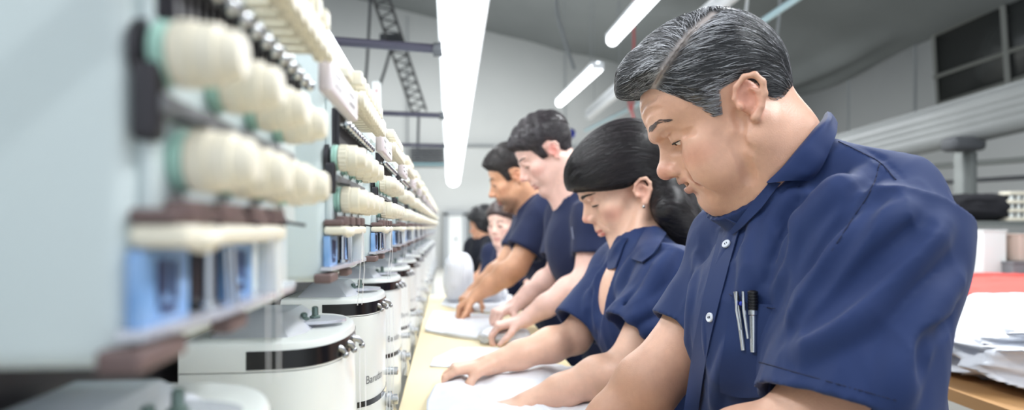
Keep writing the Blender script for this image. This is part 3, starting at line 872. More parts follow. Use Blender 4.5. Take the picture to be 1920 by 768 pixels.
    pl = surf_rows([K], [[(1360, 408), (1344, 470), (1322, 560), (1304, 650), (1283, 768), (1270, 850)], [(1392, 420), (1378, 470), (1354, 560), (1332, 650), (1313, 768), (1300, 850)]], .0022, 30)
    leaf(pl, 0, 'placket', .0015, 60, 8)
    for x, y in ((1364, 459), (1334, 595), (1304, 726)): button(W, x, y, .0062)
    po = surf_rows([K], [[(1380, 548), (1366, 620), (1352, 700), (1352, 730)], [(1418, 568), (1408, 640), (1398, 710), (1392, 742)], [(1462, 572), (1452, 640), (1444, 700), (1440, 740)]], .0034, 20, d0=.815)
    leaf(po, 0, 'pocket', .002, 50, 20)
    seam(W, [(1424, 678), (1500, 700), (1600, 728), (1680, 750)]); seam(W, [(1572, 266), (1610, 284), (1650, 306), (1680, 338)]); seam(W, [(1650, 306), (1632, 360), (1600, 410), (1560, 470)]); seam(W, [(1372, 553), (1400, 566), (1440, 576), (1460, 580)], d0=.80, off=.0046)
    # the pens
    def at(x, y, off): return surf([K], x, y, off, d0=.815)
    t0, b0 = at(1390, 546, .009), at(1398, 655, .005)
    e1 = empty('pen', at(1394, 600, .008), 'slim silver pen clipped on the left in the chest pocket of the older man', 'pen')
    m = MB(); m.tube([t0, b0], .0032, 12); m.build('barrel', MT['chrome'], e1)
    m = MB(); m.tube([t0+(-.001, -.005, .001), at(1392, 580, .012), at(1396, 618, .010)], [.0018, .0019, .0016], 8); m.build('clip', MT['chrome'], e1)
    t1, b1 = at(1411, 544, .008), at(1418, 640, .005); u = nrm(b1-t1)
    e2 = empty('pen', at(1412, 600, .008), 'black ribbed ballpoint pen with a silver clip in the older man\'s chest pocket', 'pen')
    m = MB(); prof = [(0, .003), (.001, .0052)]
    for i in range(6): prof += [(.002+i*.0036, .0062), (.0042+i*.0036, .0062), (.0046+i*.0036, .0054), (.0052+i*.0036, .0054)]
    prof += [(.0245, .0058)]; m.lathe(prof, t1, u, 20); m.build('grip', MT['black_plastic'], e2)
    m = MB(); m.lathe([(.0245, .0062), (.030, .0062), (.031, .005), (.075, .004)], t1, u, 16); m.build('barrel', MT['chrome'], e2)
    m = MB(); m.tube([at(1399, 546, .012), at(1404, 580, .013), at(1411, 634, .010)], [.0018, .0020, .0014], 8); m.build('clip', MT['chrome'], e2)
    m = MB(); m.ball(at(1397, 566, .010), (.0024, .002, .003), 10, 6); m.build('button', MT['blue_plastic'], e2)
    return W
def man_folds(K, T, fr):
    K.cap(P(1556, 304, .89), P(1690, 366, .82), .030, .048, .035)
    def R(pp, r, k=.014, mode='add', lift=0): 
        q = px_pts(K, pp)
        if len(q) > 1: ridge(K, q, r, k=k, mode=mode, lift=lift)
    # armhole valley, shoulder yoke and sleeve creases
    R([(1648, 300), (1604, 380), (1560, 450), (1512, 520)], [.003, .007, .009, .008], .012, 'cut')
    R([(1590, 270), (1650, 300), (1700, 345)], .0022, .004, 'cut')
    R([(1700, 390), (1640, 430), (1570, 500), (1500, 590)], [.004, .010, .012, .010], .022)
    R([(1770, 420), (1690, 500), (1600, 590), (1500, 660)], [.004, .009, .011, .006], .022)
    R([(1795, 520), (1740, 580), (1690, 680), (1680, 750)], [.005, .010, .012, .010], .02)
    R([(1660, 360), (1600, 440), (1530, 540), (1470, 640)], [.004, .006, .007, .006], .012, 'cut')
    R([(1740, 420), (1650, 500), (1560, 580), (1500, 625)], [.003, .006, .007, .004], .014, 'cut')
    R([(1780, 600), (1745, 640), (1730, 700)], [.004, .008, .008], .012, 'cut')
    R([(1640, 320), (1560, 360), (1500, 440), (1460, 540)], [.004, .010, .012, .008], .022)
    R([(1480, 360), (1445, 430), (1425, 520)], [.003, .008, .006], .018)
    R([(1500, 380), (1468, 450), (1442, 530)], [.003, .006, .005], .012, 'cut')
    R([(1420, 400), (1405, 470), (1400, 560)], [.003, .007, .005], .016)
    R([(1310, 480), (1300, 560), (1296, 660)], [.004, .007, .006], .016)
    R([(1370, 640), (1350, 700), (1340, 768)], [.003, .006, .006], .014)
def man_face(G, fr, T):
    def cr(pts, r, k=.004, mode='cut'):
        q = G.near(fr.w(crom(pts, 14))); g = G.grad(q); e = np.sin(np.linspace(.3, math.pi-.3, 14))
        G.chain(list(q+(g if mode == 'cut' else -g)*(r*(1-e*.5))[:, None]), [r]*14, k, mode)
    for s in (-1, 1):
        cr([(s*.012, .11, .058), (s*.035, .10, .062), (s*.052, .085, .056)], .0028)
        cr([(s*.010, .11, .072), (s*.034, .10, .077), (s*.050, .085, .072)], .0024)
        cr([(s*.047, .074, .012), (s*.056, .062, .010)], .0020); cr([(s*.047, .074, .006), (s*.055, .062, .000)], .0020)
        cr([(s*.018, .098, .000), (s*.030, .088, -.004), (s*.040, .080, .002)], .0026)
        cr([(s*.029, .092, -.040), (s*.038, .082, -.058), (s*.038, .076, -.074)], .0034, .007)
        cr([(s*.064, .02, -.030), (s*.060, .026, -.055), (s*.052, .030, -.078)], .0034, .010)
        cr([(s*.070, .008, .0), (s*.068, .010, -.02), (s*.064, .006, -.045)], .0030, .008)
MAN = man()
# ---------------------------------------------------------------- the other workers
def simple_hair(W, poly, thick, col, nst, direct, occ=0.0, fore=0.0, w=1.0, extra=None, step=.003, length=.03, r=(.0004, .0008), fade=.018, keep=None, col2=None, name='hair'):
    fr = W['fr']; H = hair_field(fr, poly, thick, step, None, extra, w, occ, fore, fade=fade, **({} if extra is None else dict(lo=(-.16, -.26, -.26), hi=(.14, .16, .19))))
    V, Q = H.mesh(); V = relax(V, Q, 2, .5)
    n1 = fbm(V*160, 2)[:, None]; C = np.tile(lin(col), (len(V), 1))*(.6+.7*n1)
    h = mesh_obj(name, V, Q, MT['hair'], W['root'], True, C)
    rng = np.random.RandomState(8); L = comb(H, fr, V, nst, direct, length, 7, .0012, rng, keep=keep, jit=.15)
    a = rng.uniform(0, 1, (len(L), 1)); cs = lin(col)*(.5+.7*a)+lin(col2 or col)*(.5*a**3)
    strands('hair_strands', L, rng.uniform(r[0], r[1], len(L)), MT['hair'], h, cs)
    return h, H
SHORT = [(.135, .095), (.101, .088), (.078, .070), (.052, .050), (.040, .020), (.034, .002), (.014, .002), (.010, .040), (-.012, .042), (-.028, .030), (-.036, .0), (-.048, -.022), (-.070, -.030), (-.13, -.035), (-.17, .05), (-.1, .21), (.05, .21), (.15, .15)]
def woman():
    ear = P(1189, 364, 1.56); y = math.radians(3); left = np.array([math.sin(y), -math.cos(y), 0]); hs = 1.05
    s = dict(head=ear-left*.072+np.array([0, 0, .012]), pose=(3, 28, 2), hs=hs, skin=(228, 184, 160), step=.0023, step2=.004,
        face=dict(earz=-.014, fore=.014, neck=.047, wid=.96, jaw=.88, nose=.86, tip=.0095, brow=.55, lip=1.12, lid=-.0055, gap=.0010, lips=(214, 92, 96), lipa=.85, chin=-.008, jawz=.008, lashr=.0019, browz=-.005, red=(222, 130, 118), browr=.0006, browt=.7, nosez=.004, soc=.9, mz=.004, earred=.3),
        Sn=P(1258, 522, 1.42), Sf=P(1160, 505, 1.72), En=P(1172, 688, 1.38), Ef=P(1078, 632, 1.66), Wn=P(985, 758, 1.33), Wf=P(914, 684, 1.56),
        hem_n=P(1186, 622, 1.39), hem_f=P(1082, 612, 1.66), slv_n=(.062, .068), slv_f=(.058, .066),
        hand_n=dict(to=P(890, 776, 1.31), sc=.88, curl=.35), hand_f=dict(to=P(860, 690, 1.54), sc=.92, curl=.8, spread=.14, side=1, thumb=nrm([-.62, -.30, -.72])),
        fine=[P(862, 712, 1.53)], hip=np.array([.42, 1.66, .95]), bulk=.96, depth=1.0, shirt_step=.0042, wr=.0065, wsc=(13, 13, 5), arm=.92, browmat='black', nbrow=130, seed=17)
    def vneck(K, T, fr):
        nb = T.w((0, .02, .06))
        K.chain([T.w((0, .11, .06)), T.w((-.004, .155, -.02)), T.w((-.004, .165, -.10))], [.058, .046, .014], .004, 'cut')
    def folds(K, T, fr):
        def R(pp, r, k=.014, mode='add'):
            q = px_pts(K, pp, .9)
            if len(q) > 1: ridge(K, q, r, k=k, mode=mode)
        R([(1200, 470), (1170, 530), (1150, 600)], [.004, .012, .008], .02); R([(1220, 500), (1196, 550), (1172, 620)], [.003, .007, .005], .012, 'cut')
        R([(1260, 470), (1220, 540), (1180, 590)], [.004, .010, .006], .02); R([(1270, 540), (1230, 570), (1180, 600)], [.003, .008, .004], .016)
        R([(1150, 480), (1110, 550), (1100, 620)], [.004, .009, .006], .016); R([(1140, 520), (1125, 570), (1120, 640)], [.003, .007, .005], .012, 'cut')
        R([(1245, 600), (1215, 620), (1180, 640)], [.003, .007, .004], .014)
    s['cut_shirt'] = vneck; s['extra_shirt'] = folds; s['extra_body'] = lambda G, fr, T: G.ell((0, .035, -.07), (.11, .088, .11), .03, fr=T)
    W = worker('person', 'young woman with long black hair smoothing white cloth on the table', s, [s['hip'][0], s['hip'][1], 0]); fr = W['fr']
    poly = [(.16, .058), (.110, .052), (.084, .040), (.050, .024), (.024, .016), (.006, .012), (-.006, .014), (-.030, .008), (-.038, -.02), (-.042, -.07), (-.05, -.13), (-.12, -.16), (-.20, -.1), (-.2, .1), (-.1, .22), (.08, .21), (.16, .14)]
    def thick(q): return .016+.006*np.clip((q[..., 2]-.04)/.07, 0, 1)+.004*np.clip(-q[..., 1]/.08, 0, 1)
    def locks(H):
        for a, b in ((0, 0), (.030, .006), (-.028, -.012), (.05, .03)):
            H.chain([P(1236+a*200, 318+b*500, 1.65+a), P(1252+a*300, 362+b*600, 1.61+a), P(1268+a*400, 400+b*700, 1.56+a), P(1290+a*300, 432+b*600, 1.56+a), P(1292, 492, 1.60+a)], [.045, .042, .036, .030, .018], .02)
    def direct(q):
        fx = np.clip((q[:, 1:2]-.0)/.06, 0, 1)
        return np.concatenate([-.5*np.sign(q[:, 0:1])*fx*0-.35*fx, -1.0+.0*fx, -.25-.5*np.clip(-q[:, 1:2]/.05, 0, 1.5)+.25*fx], 1)
    simple_hair(W, poly, thick, (26, 22, 25), 7000, direct, extra=locks, step=.0032, length=.09, r=(.0003, .0006), fade=.010, fore=.014, w=.97, col2=(70, 62, 66))
    # collar lapels
    FS = [W['K'], W['G']]
    def leaf(rows, name='collar'): V, f = loft(rows, 30, 10, -.0026); o = mesh_obj(name, V, f, MT['shirt'], W['shirt']); auto_smooth(o, 50)
    S = lambda x, y, o=.006: surf(FS, x, y, o, 1.1, 2.4)
    leaf([[S(1212, 432), S(1204, 450), S(1196, 468), S(1187, 486)], [S(1228, 434, .012), S(1222, 456, .011), S(1213, 474, .010), S(1197, 491, .008)], [S(1246, 442), S(1240, 462), S(1229, 479), S(1208, 495)]])
    leaf([[S(1180, 448), S(1172, 462), S(1164, 482), S(1156, 504)], [S(1172, 450, .010), S(1160, 466, .010), S(1152, 486, .009), S(1148, 506, .006)], [S(1160, 452), S(1148, 468), S(1142, 488), S(1142, 506)]])
    # earring
    b = MB(); c = fr.w((-.0800, .002, -.040)); b.ball(c, .0042, 12, 8); b.build('earring', MT['chrome'], W['root'])
    return W
woman()
def man3():
    ear = P(1034, 288, 2.28); y = math.radians(6); left = np.array([math.sin(y), -math.cos(y), 0])
    s = dict(head=ear-left*.075, pose=(6, 34, 0), hs=1.0, skin=(232, 190, 176), step=.0032, step2=.0055,
        face=dict(neck=.058, nose=1.05, brow=1.0, lid=-.0045, gap=.0012, jaw=.95, mouth=.002, lips=(200, 110, 108), red=(224, 124, 112), earred=.65, lashr=.0014, browr=.0009),
        Sn=P(1116, 412, 2.2), Sf=P(1058, 408, 2.5), En=P(1100, 524, 2.16), Ef=P(1046, 512, 2.45), Wn=P(982, 600, 2.12), Wf=P(965, 572, 2.34),
        hem_n=P(1112, 478, 2.18), hem_f=P(1044, 482, 2.46), slv_n=(.066, .070), slv_f=(.060, .064),
        hand_n=dict(to=P(925, 612, 2.10), curl=1.35, spread=.03, sc=1.0), hand_f=dict(to=P(915, 594, 2.26), curl=1.3, spread=.03), fine=[P(925, 612, 2.12)],
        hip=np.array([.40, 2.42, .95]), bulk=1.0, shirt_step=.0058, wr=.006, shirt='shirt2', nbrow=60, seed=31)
    W = worker('person', 'smiling man with short dark hair bunching cloth in both fists', s, [s['hip'][0], s['hip'][1], 0])
    poly = [(.135, .085), (.102, .080), (.080, .066), (.052, .045), (.040, .018), (.032, .0), (.012, .0), (.010, .040), (-.012, .043), (-.028, .030), (-.036, .0), (-.048, -.022), (-.070, -.030), (-.13, -.035), (-.17, .05), (-.1, .21), (.05, .21), (.15, .15)]
    def thick(q): return .006+(.015+.0015*np.sin(q[..., 1]*160+q[..., 0]*90))*np.clip((q[..., 2]-.04)/.06, 0, 1)
    simple_hair(W, poly, thick, (48, 42, 46), 3500, lambda q: np.column_stack([np.full(len(q), -.2), .5+0*q[:, 0], .8*np.clip((q[:, 2]-.05)/.05, -1, 1)]), length=.032, r=(.0005, .0010), fade=.016, col2=(110, 100, 104))
    std_collar(W)
    b = MB(); h = surf([W['K']], 1075, 425, .006, 1.8); h2 = surf([W['K']], 1078, 448, .006, 1.8); b.tube([h, h2], .0016, 8); tag(b.build('pen', MT['lamp_grey_'], loc=h), 'silver pen in the chest pocket of the smiling man', 'pen')
    return W
man3()
def man4():
    ear = P(966, 334, 2.82); y = math.radians(-2); left = np.array([math.sin(y), -math.cos(y), 0])
    s = dict(head=ear-left*.078, pose=(-2, 24, 0), hs=1.05, skin=(214, 160, 126), step=.004, step2=.007,
        face=dict(neck=.060, nose=1.05, lid=-.004, gap=.0014, lashr=.0016, beard=((70, 52, 44), .75), browr=.0014, chin=.003, red=(208, 130, 100)),
        Sn=P(1022, 404, 2.72), Sf=P(995, 412, 3.08), En=P(968, 500, 2.66), Ef=P(945, 500, 3.02), Wn=P(896, 552, 2.66), Wf=P(888, 545, 2.95),
        hem_n=P(982, 472, 2.68), hem_f=P(962, 470, 3.04), slv_n=(.072, .080), slv_f=(.062, .066),
        hand_n=dict(to=P(868, 570, 2.66), curl=1.7, spread=.02), hand_f=dict(to=P(868, 568, 2.85), curl=1.6, spread=.02), fine=[P(870, 565, 2.66)],
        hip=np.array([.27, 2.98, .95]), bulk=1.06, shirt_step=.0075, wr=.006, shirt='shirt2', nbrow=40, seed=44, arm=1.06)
    W = worker('person', 'bearded man in navy shirt leaning over the table beyond the smiling man', s, [s['hip'][0], s['hip'][1], 0])
    def thick(q): return .006+.020*np.clip((q[..., 2]-.04)/.06, 0, 1)*np.clip((q[..., 1]+.12)/.12, .4, 1)
    simple_hair(W, SHORT, thick, (40, 34, 34), 2200, lambda q: np.column_stack([np.full(len(q), -.1), .8+0*q[:, 0], .4*np.clip((q[:, 2]-.05)/.05, -1, 1)]), length=.032, r=(.0008, .0014), step=.004, col2=(90, 80, 78))
    std_collar(W)
man4()
def woman5():
    c = P(943, 420, 3.72)
    s = dict(head=c, pose=(62, 14, 0), hs=.95, skin=(236, 196, 180), step=.0048, step2=.009,
        face=dict(neck=.046, wid=.95, jaw=.9, nose=.85, brow=.6, lip=1.1, lid=-.004, gap=.0012, lips=(206, 104, 104), lashr=.0016, browr=.0014),
        Sn=P(990, 482, 3.62), Sf=P(925, 476, 3.84), En=P(1002, 556, 3.5), Ef=P(914, 548, 3.72), Wn=P(958, 572, 3.3), Wf=P(938, 566, 3.48),
        hem_n=P(997, 528, 3.56), hem_f=P(918, 524, 3.76), slv_n=(.060, .066), slv_f=(.058, .064),
        hand_n=dict(to=P(925, 580, 3.25)), hand_f=dict(to=P(905, 578, 3.4)), hip=np.array([.03, 3.92, .95]), bulk=.9, shirt_step=.009, wr=.006, shirt='shirt2', nbrow=30, seed=51)
    def vneck(K, T, fr): K.chain([T.w((0, .09, .05)), T.w((0, .125, -.02)), T.w((0, .14, -.09))], [.040, .028, .008], .006, 'cut')
    s['cut_shirt'] = vneck
    W = worker('person', 'woman with brown hair tied back facing this way behind the bearded man', s, [s['hip'][0], s['hip'][1], 0])
    poly = [(.135, .085), (.100, .082), (.075, .060), (.040, .045), (.015, .030), (.010, .010), (-.012, .042), (-.028, .030), (-.036, .0), (-.048, -.022), (-.070, -.030), (-.13, -.035), (-.17, .05), (-.1, .21), (.05, .21), (.15, .15)]
    simple_hair(W, poly, lambda q: .010+0*q[..., 0], (58, 42, 40), 900, lambda q: np.column_stack([0*q[:, 0], -1+0*q[:, 0], -.1+0*q[:, 0]]), length=.05, r=(.001, .0016), step=.005, col2=(100, 80, 74))
    std_collar(W)
woman5()
def worker6():
    c = P(906, 424, 5.1)
    s = dict(head=c, pose=(-28, 12, 0), hs=1.0, skin=(214, 160, 130), step=.006, step2=.011, face=dict(neck=.052, lashr=.0016, browr=.0014),
        Sn=P(925, 462, 4.95), Sf=P(888, 462, 5.25), En=P(905, 516, 4.85), Ef=P(872, 508, 5.15), Wn=P(878, 534, 4.8), Wf=P(866, 530, 5.0),
        hem_n=P(910, 498, 4.9), hem_f=P(877, 492, 5.18), slv_n=(.066, .072), slv_f=(.062, .066),
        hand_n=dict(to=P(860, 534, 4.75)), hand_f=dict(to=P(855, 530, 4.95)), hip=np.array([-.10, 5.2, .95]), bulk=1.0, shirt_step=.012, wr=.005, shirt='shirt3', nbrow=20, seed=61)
    W = worker('person', 'farthest worker with bushy black hair in a near-black shirt, by the dark doorway', s, [s['hip'][0], s['hip'][1], 0])
    poly = [(.135, .080), (.101, .070), (.078, .060), (.045, .045), (.022, .020), (.012, -.02), (-.012, -.04), (-.05, -.07), (-.13, -.09), (-.2, .0), (-.15, .21), (.05, .23), (.15, .15)]
    simple_hair(W, poly, lambda q: .030+.012*(vnoise(q*70, 3)-.5), (24, 22, 26), 700, lambda q: np.column_stack([0*q[:, 0], -.6+0*q[:, 0], -.6+0*q[:, 0]]), length=.04, r=(.0014, .002), step=.006)

worker6()
# ================================================================ the embroidery machine
MT['mint'] = mat('mint_grey_enamel', (214, 226, 227), .38, noise=(3, .3, (224, 230, 230)), coat=.15)
MT['mint2'] = mat('machine_white_enamel', (228, 232, 230), .3, coat=.3, noise=(4, .25, (236, 238, 234)))
MT['cream'] = mat('cream_plastic', (238, 231, 212), .4, noise=(30, .4, (246, 238, 218)))
MT['felt'] = mat('green_felt', (178, 216, 204), .9)
MT['steel'] = mat('brushed_steel', (170, 172, 176), .35, .9)
MT['darksteel'] = mat('dark_steel', (70, 68, 72), .4, .8)
MT['brown'] = mat('brown_block', (112, 92, 90), .5)
MT['black'] = mat('slot_black', (14, 15, 18), .25)
MT['bluefilm'] = mat('blue_panel', (120, 165, 220), .3, noise=(60, .6, (170, 200, 236)))
MT['ink'] = mat('panel_ink', (50, 62, 100), .5)
MT['pinkwhite'] = mat('rail_enamel', (226, 216, 220), .35)
MT['plate'] = mat('polished_plate', (214, 216, 226), .22, .35)
MT['yarn'] = mat('white_thread', (245, 245, 248), .6)
MT['lamp_grey'] = mat('grey_rubber', (120, 122, 126), .5)
ZB = -.053                                       # underside of a head, below the lens
def h3(x, y, z): return np.array([x, y, z-ZB])
def make_head():
    r = empty('embroidery_head', (0, 0, 0))
    m = MB(); m.box(h3(-.125, .13, .075), (.25, .26, .256), bev=.008); m.build('casing', MT['mint'], r)
    m = MB(); m.box(h3(.003, .13, .066), (.006, .244, .128), bev=.002); m.build('tension_panel', MT['mint'], r)
    m = MB(); m.box(h3(.007, .128, .098), (.004, .236, .034)); 
    for i in range(26): m.box(h3(.011, .014+i*.009, .098), (.004, .003, .034))
    m.build('spring_strip', MT['darksteel'], r)
    def knob(x, y, z, sc=1.0):
        m = MB(); m.lathe([(.0125, .0100), (.013, .0124), (.021, .0128), (.0214, .0120), (.0222, .0120), (.0226, .0126), (.030, .0122), (.0305, .0104), (.036, .0098), (.0385, .0080), (.039, .0)], h3(x, y, z), (1, 0, 0), 24)
        for k in range(20):
            a = 2*math.pi*k/20; m.box(h3(x+.0175, y+math.cos(a)*.0126, z+math.sin(a)*.0126), (.007, .0012, .0012))
        k_ = m.build('tension_knob', MT['cream'], r)
        m = MB(); m.lathe([(.006, .0), (.0062, .0118), (.0082, .0130), (.0088, .0112), (.0098, .0112), (.0102, .0128), (.0120, .0124), (.0124, 0)], h3(x, y, z), (1, 0, 0), 22); m.build('felt_washer', MT['felt'], k_)
        m = MB(); m.lathe([(.0, .0135), (.004, .0135), (.0045, .009), (.0065, .009)], h3(x, y, z), (1, 0, 0), 16)
        m.tube([h3(x+.004, y, z), h3(x+.006, y+.006, z-.018), h3(x+.010, y+.008, z-.024), h3(x+.022, y+.008, z-.026)], .0011, 6); m.build('check_spring', MT['darksteel'], k_)
    for i in range(4): knob(.0, .013+.060*i, .067)
    for i in range(4): knob(.0, .030+.057*i, .027)
    m = MB(); m.box(h3(.008, .112, .0465), (.010, .22, .008), bev=.002); m.build('knob_bracket', MT['lamp_grey'], r)
    m = MB(); m.box(h3(.006, .004, .047), (.010, .010, .030), bev=.003); m.build('side_catch', MT['darksteel'], r)
    for i in range(12):
        y = .012+.0195*i; m = MB()
        m.lathe([(0, .0072), (.002, .0082), (.006, .0082), (.0065, .0070), (.0085, .0070), (.009, .0082), (.0135, .0080), (.014, .0)], h3(.024, y, .124), (1, 0, 0), 16)
        m.lathe([(-.024, .003), (.0, .003)], h3(.024, y, .124), (1, 0, 0), 8)
        m.build('thread_tensioner', MT['cream'], r)
        m = MB(); m.ball(h3(.020, y+.004, .100), .0043, 12, 8); m.tube([h3(.006, y+.004, .100), h3(.02, y+.004, .100)], .0016, 6); m.build('guide_bead', MT['chrome'], r)
    m = MB(); m.box(h3(.020, .12, .146), (.010, .26, .010), bev=.002)
    for i in range(8): m.box(h3(.028, .02+.03*i, .146), (.012, .011, .014), bev=.002)
    m.build('upper_guide', MT['cream'], r)
    m = MB(); m.box(h3(.028, -.08, .112), (.010, .15, .026), bev=.003); gb = m.build('guide_rail', MT['pinkwhite'], r)
    m = MB()
    for y in (-.135, -.125, -.115, -.060, -.050, -.040): m.lathe([(0, .0016), (.0006, .0016)], h3(.033, y, .116), (1, 0, 0), 8); m.lathe([(0, .0016), (.0006, .0016)], h3(.033, y+.004, .108), (1, 0, 0), 8)
    m.build('rail_hole', MT['black'], gb)
    m = MB(); m.box(h3(.009, .085, .004), (.018, .17, .006), bev=.002)
    for i in range(4): m.box(h3(.015, .02+i*.042, .006), (.010, .028, .009), bev=.002)
    m.build('wiper_block', MT['brown'], r)
    m = MB(); m.box(h3(.011, .078, -.0035), (.022, .156, .0085), bev=.003); m.ball(h3(.020, .02, -.005), (.007, .012, .0055), 14, 8); m.build('presser_bar', MT['cream'], r)
    for y in (.022, .118):
        m = MB(); m.box(h3(.003, y, -.0235), (.006, .046, .029), bev=.001); w = m.build('blue_window', MT['bluefilm'], r)
        m = MB()
        for a, b, c, d in ((-.006, .004, .010, .014), (.006, .002, .006, .016), (.0, -.009, .014, .004), (-.008, -.004, .004, .008)): m.box(h3(.0062, y+a, -.0235+b), (.0008, c, d))
        m.build('window_mark', MT['ink'], w)
    m = MB(); m.box(h3(.001, .070, -.0235), (.004, .048, .030)); m.build('dark_recess', MT['black'], r)
    m = MB(); m.tube([h3(.008, .062, -.010), h3(.008, .062, -.034)], .0030, 10); m.lathe([(0, .004), (.003, .006), (.006, .0055), (.007, 0)], h3(.008, .062, -.040), (0, 0, 1), 14)
    m.tube([h3(.012, .084, -.010), h3(.014, .084, -.038)], .0016, 8); m.tube([h3(.012, .075, -.010), h3(.013, .075, -.036)], .0012, 8); m.build('needle_bar', MT['chrome'], r)
    m = MB(); m.box(h3(.012, .155, -.024), (.012, .012, .034), bev=.002); m.build('post', MT['mint2'], r)
    m = MB(); m.prism([(-.002, -.004), (.008, -.004), (.016, .06), (.018, .19), (.010, .235), (-.002, .235)], -.0415, -.0380, h3); m.build('lower_plate', MT['plate'], r)
    m = MB(); m.box(h3(.0, .015, -.049), (.016, .045, .009), bev=.002); m.build('plate_bracket', MT['brown'], r); m = MB(); m.box(h3(.006, .10, -.049), (.010, .03, .008), bev=.002); m.build('plate_bracket', MT['brown'], r)
    for y, dx in ((.118, .0), (.126, .004)): m = MB(); m.tube([h3(.022, y, -.006), h3(.018+dx, y+.01, -.050), h3(.012+dx, y+.035, -.092)], .00045, 5); m.build('thread', MT['yarn'], r)
    return r
OUT = [(-.148, .000), (-.085, .000), (-.052, .004), (-.030, .014), (-.014, .034), (-.004, .066), (.0, .104), (-.001, .145), (-.010, .190), (-.030, .222), (-.060, .236), (-.148, .236)]
def outline(off=0.0, n=60):
    p = np.array(OUT); q = crom(np.column_stack([p[1:-1], np.zeros(len(p)-2)]), n)[:, :2]
    q = np.concatenate([p[:1], q, p[-1:]])
    if off:
        t = np.gradient(q, axis=0); nn = np.column_stack([t[:, 1], -t[:, 0]]); nn /= np.linalg.norm(nn, axis=1, keepdims=True); q = q+nn*off
    return q
def band(m, q, z0, z1, off, th=.0012):
    """a strip standing round the outline points q"""
    t = np.gradient(q, axis=0); nn = np.column_stack([t[:, 1], -t[:, 0]]); nn /= np.linalg.norm(nn, axis=1, keepdims=True)
    a = q+nn*off; b = q-nn*th; n = len(q); V = []
    for i in range(n): V += [(*a[i], z0), (*a[i], z1), (*b[i], z1), (*b[i], z0)]
    f = []
    for i in range(n-1):
        for k in range(4): f.append((i*4+k, i*4+(k+1) % 4, i*4+4+(k+1) % 4, i*4+4+k))
    f += [(3, 2, 1, 0), tuple((n-1)*4+k for k in range(4))]
    m.add(V, f)
def shell(m, z0, z1, off=0.0, bev=0.0, bottom=False):
    q = outline(off); n = len(q); V = []; f = []
    lv = [(z0, 0)]+([(z1-bev, 0), (z1-bev*.3, -bev*.3), (z1, -bev)] if bev else [(z1, 0)])
    c = np.array([-.075, .118])
    for z, o in lv:
        qq = outline(off+o)
        V += [(x, y, z) for x, y in qq]
    for l in range(len(lv)-1):
        for i in range(n): f.append((l*n+i, l*n+(i+1) % n, (l+1)*n+(i+1) % n, (l+1)*n+i))
    f.append(tuple(range(n-1, -1, -1))); f.append(tuple((len(lv)-1)*n+k for k in range(n)))
    m.add(V, f)
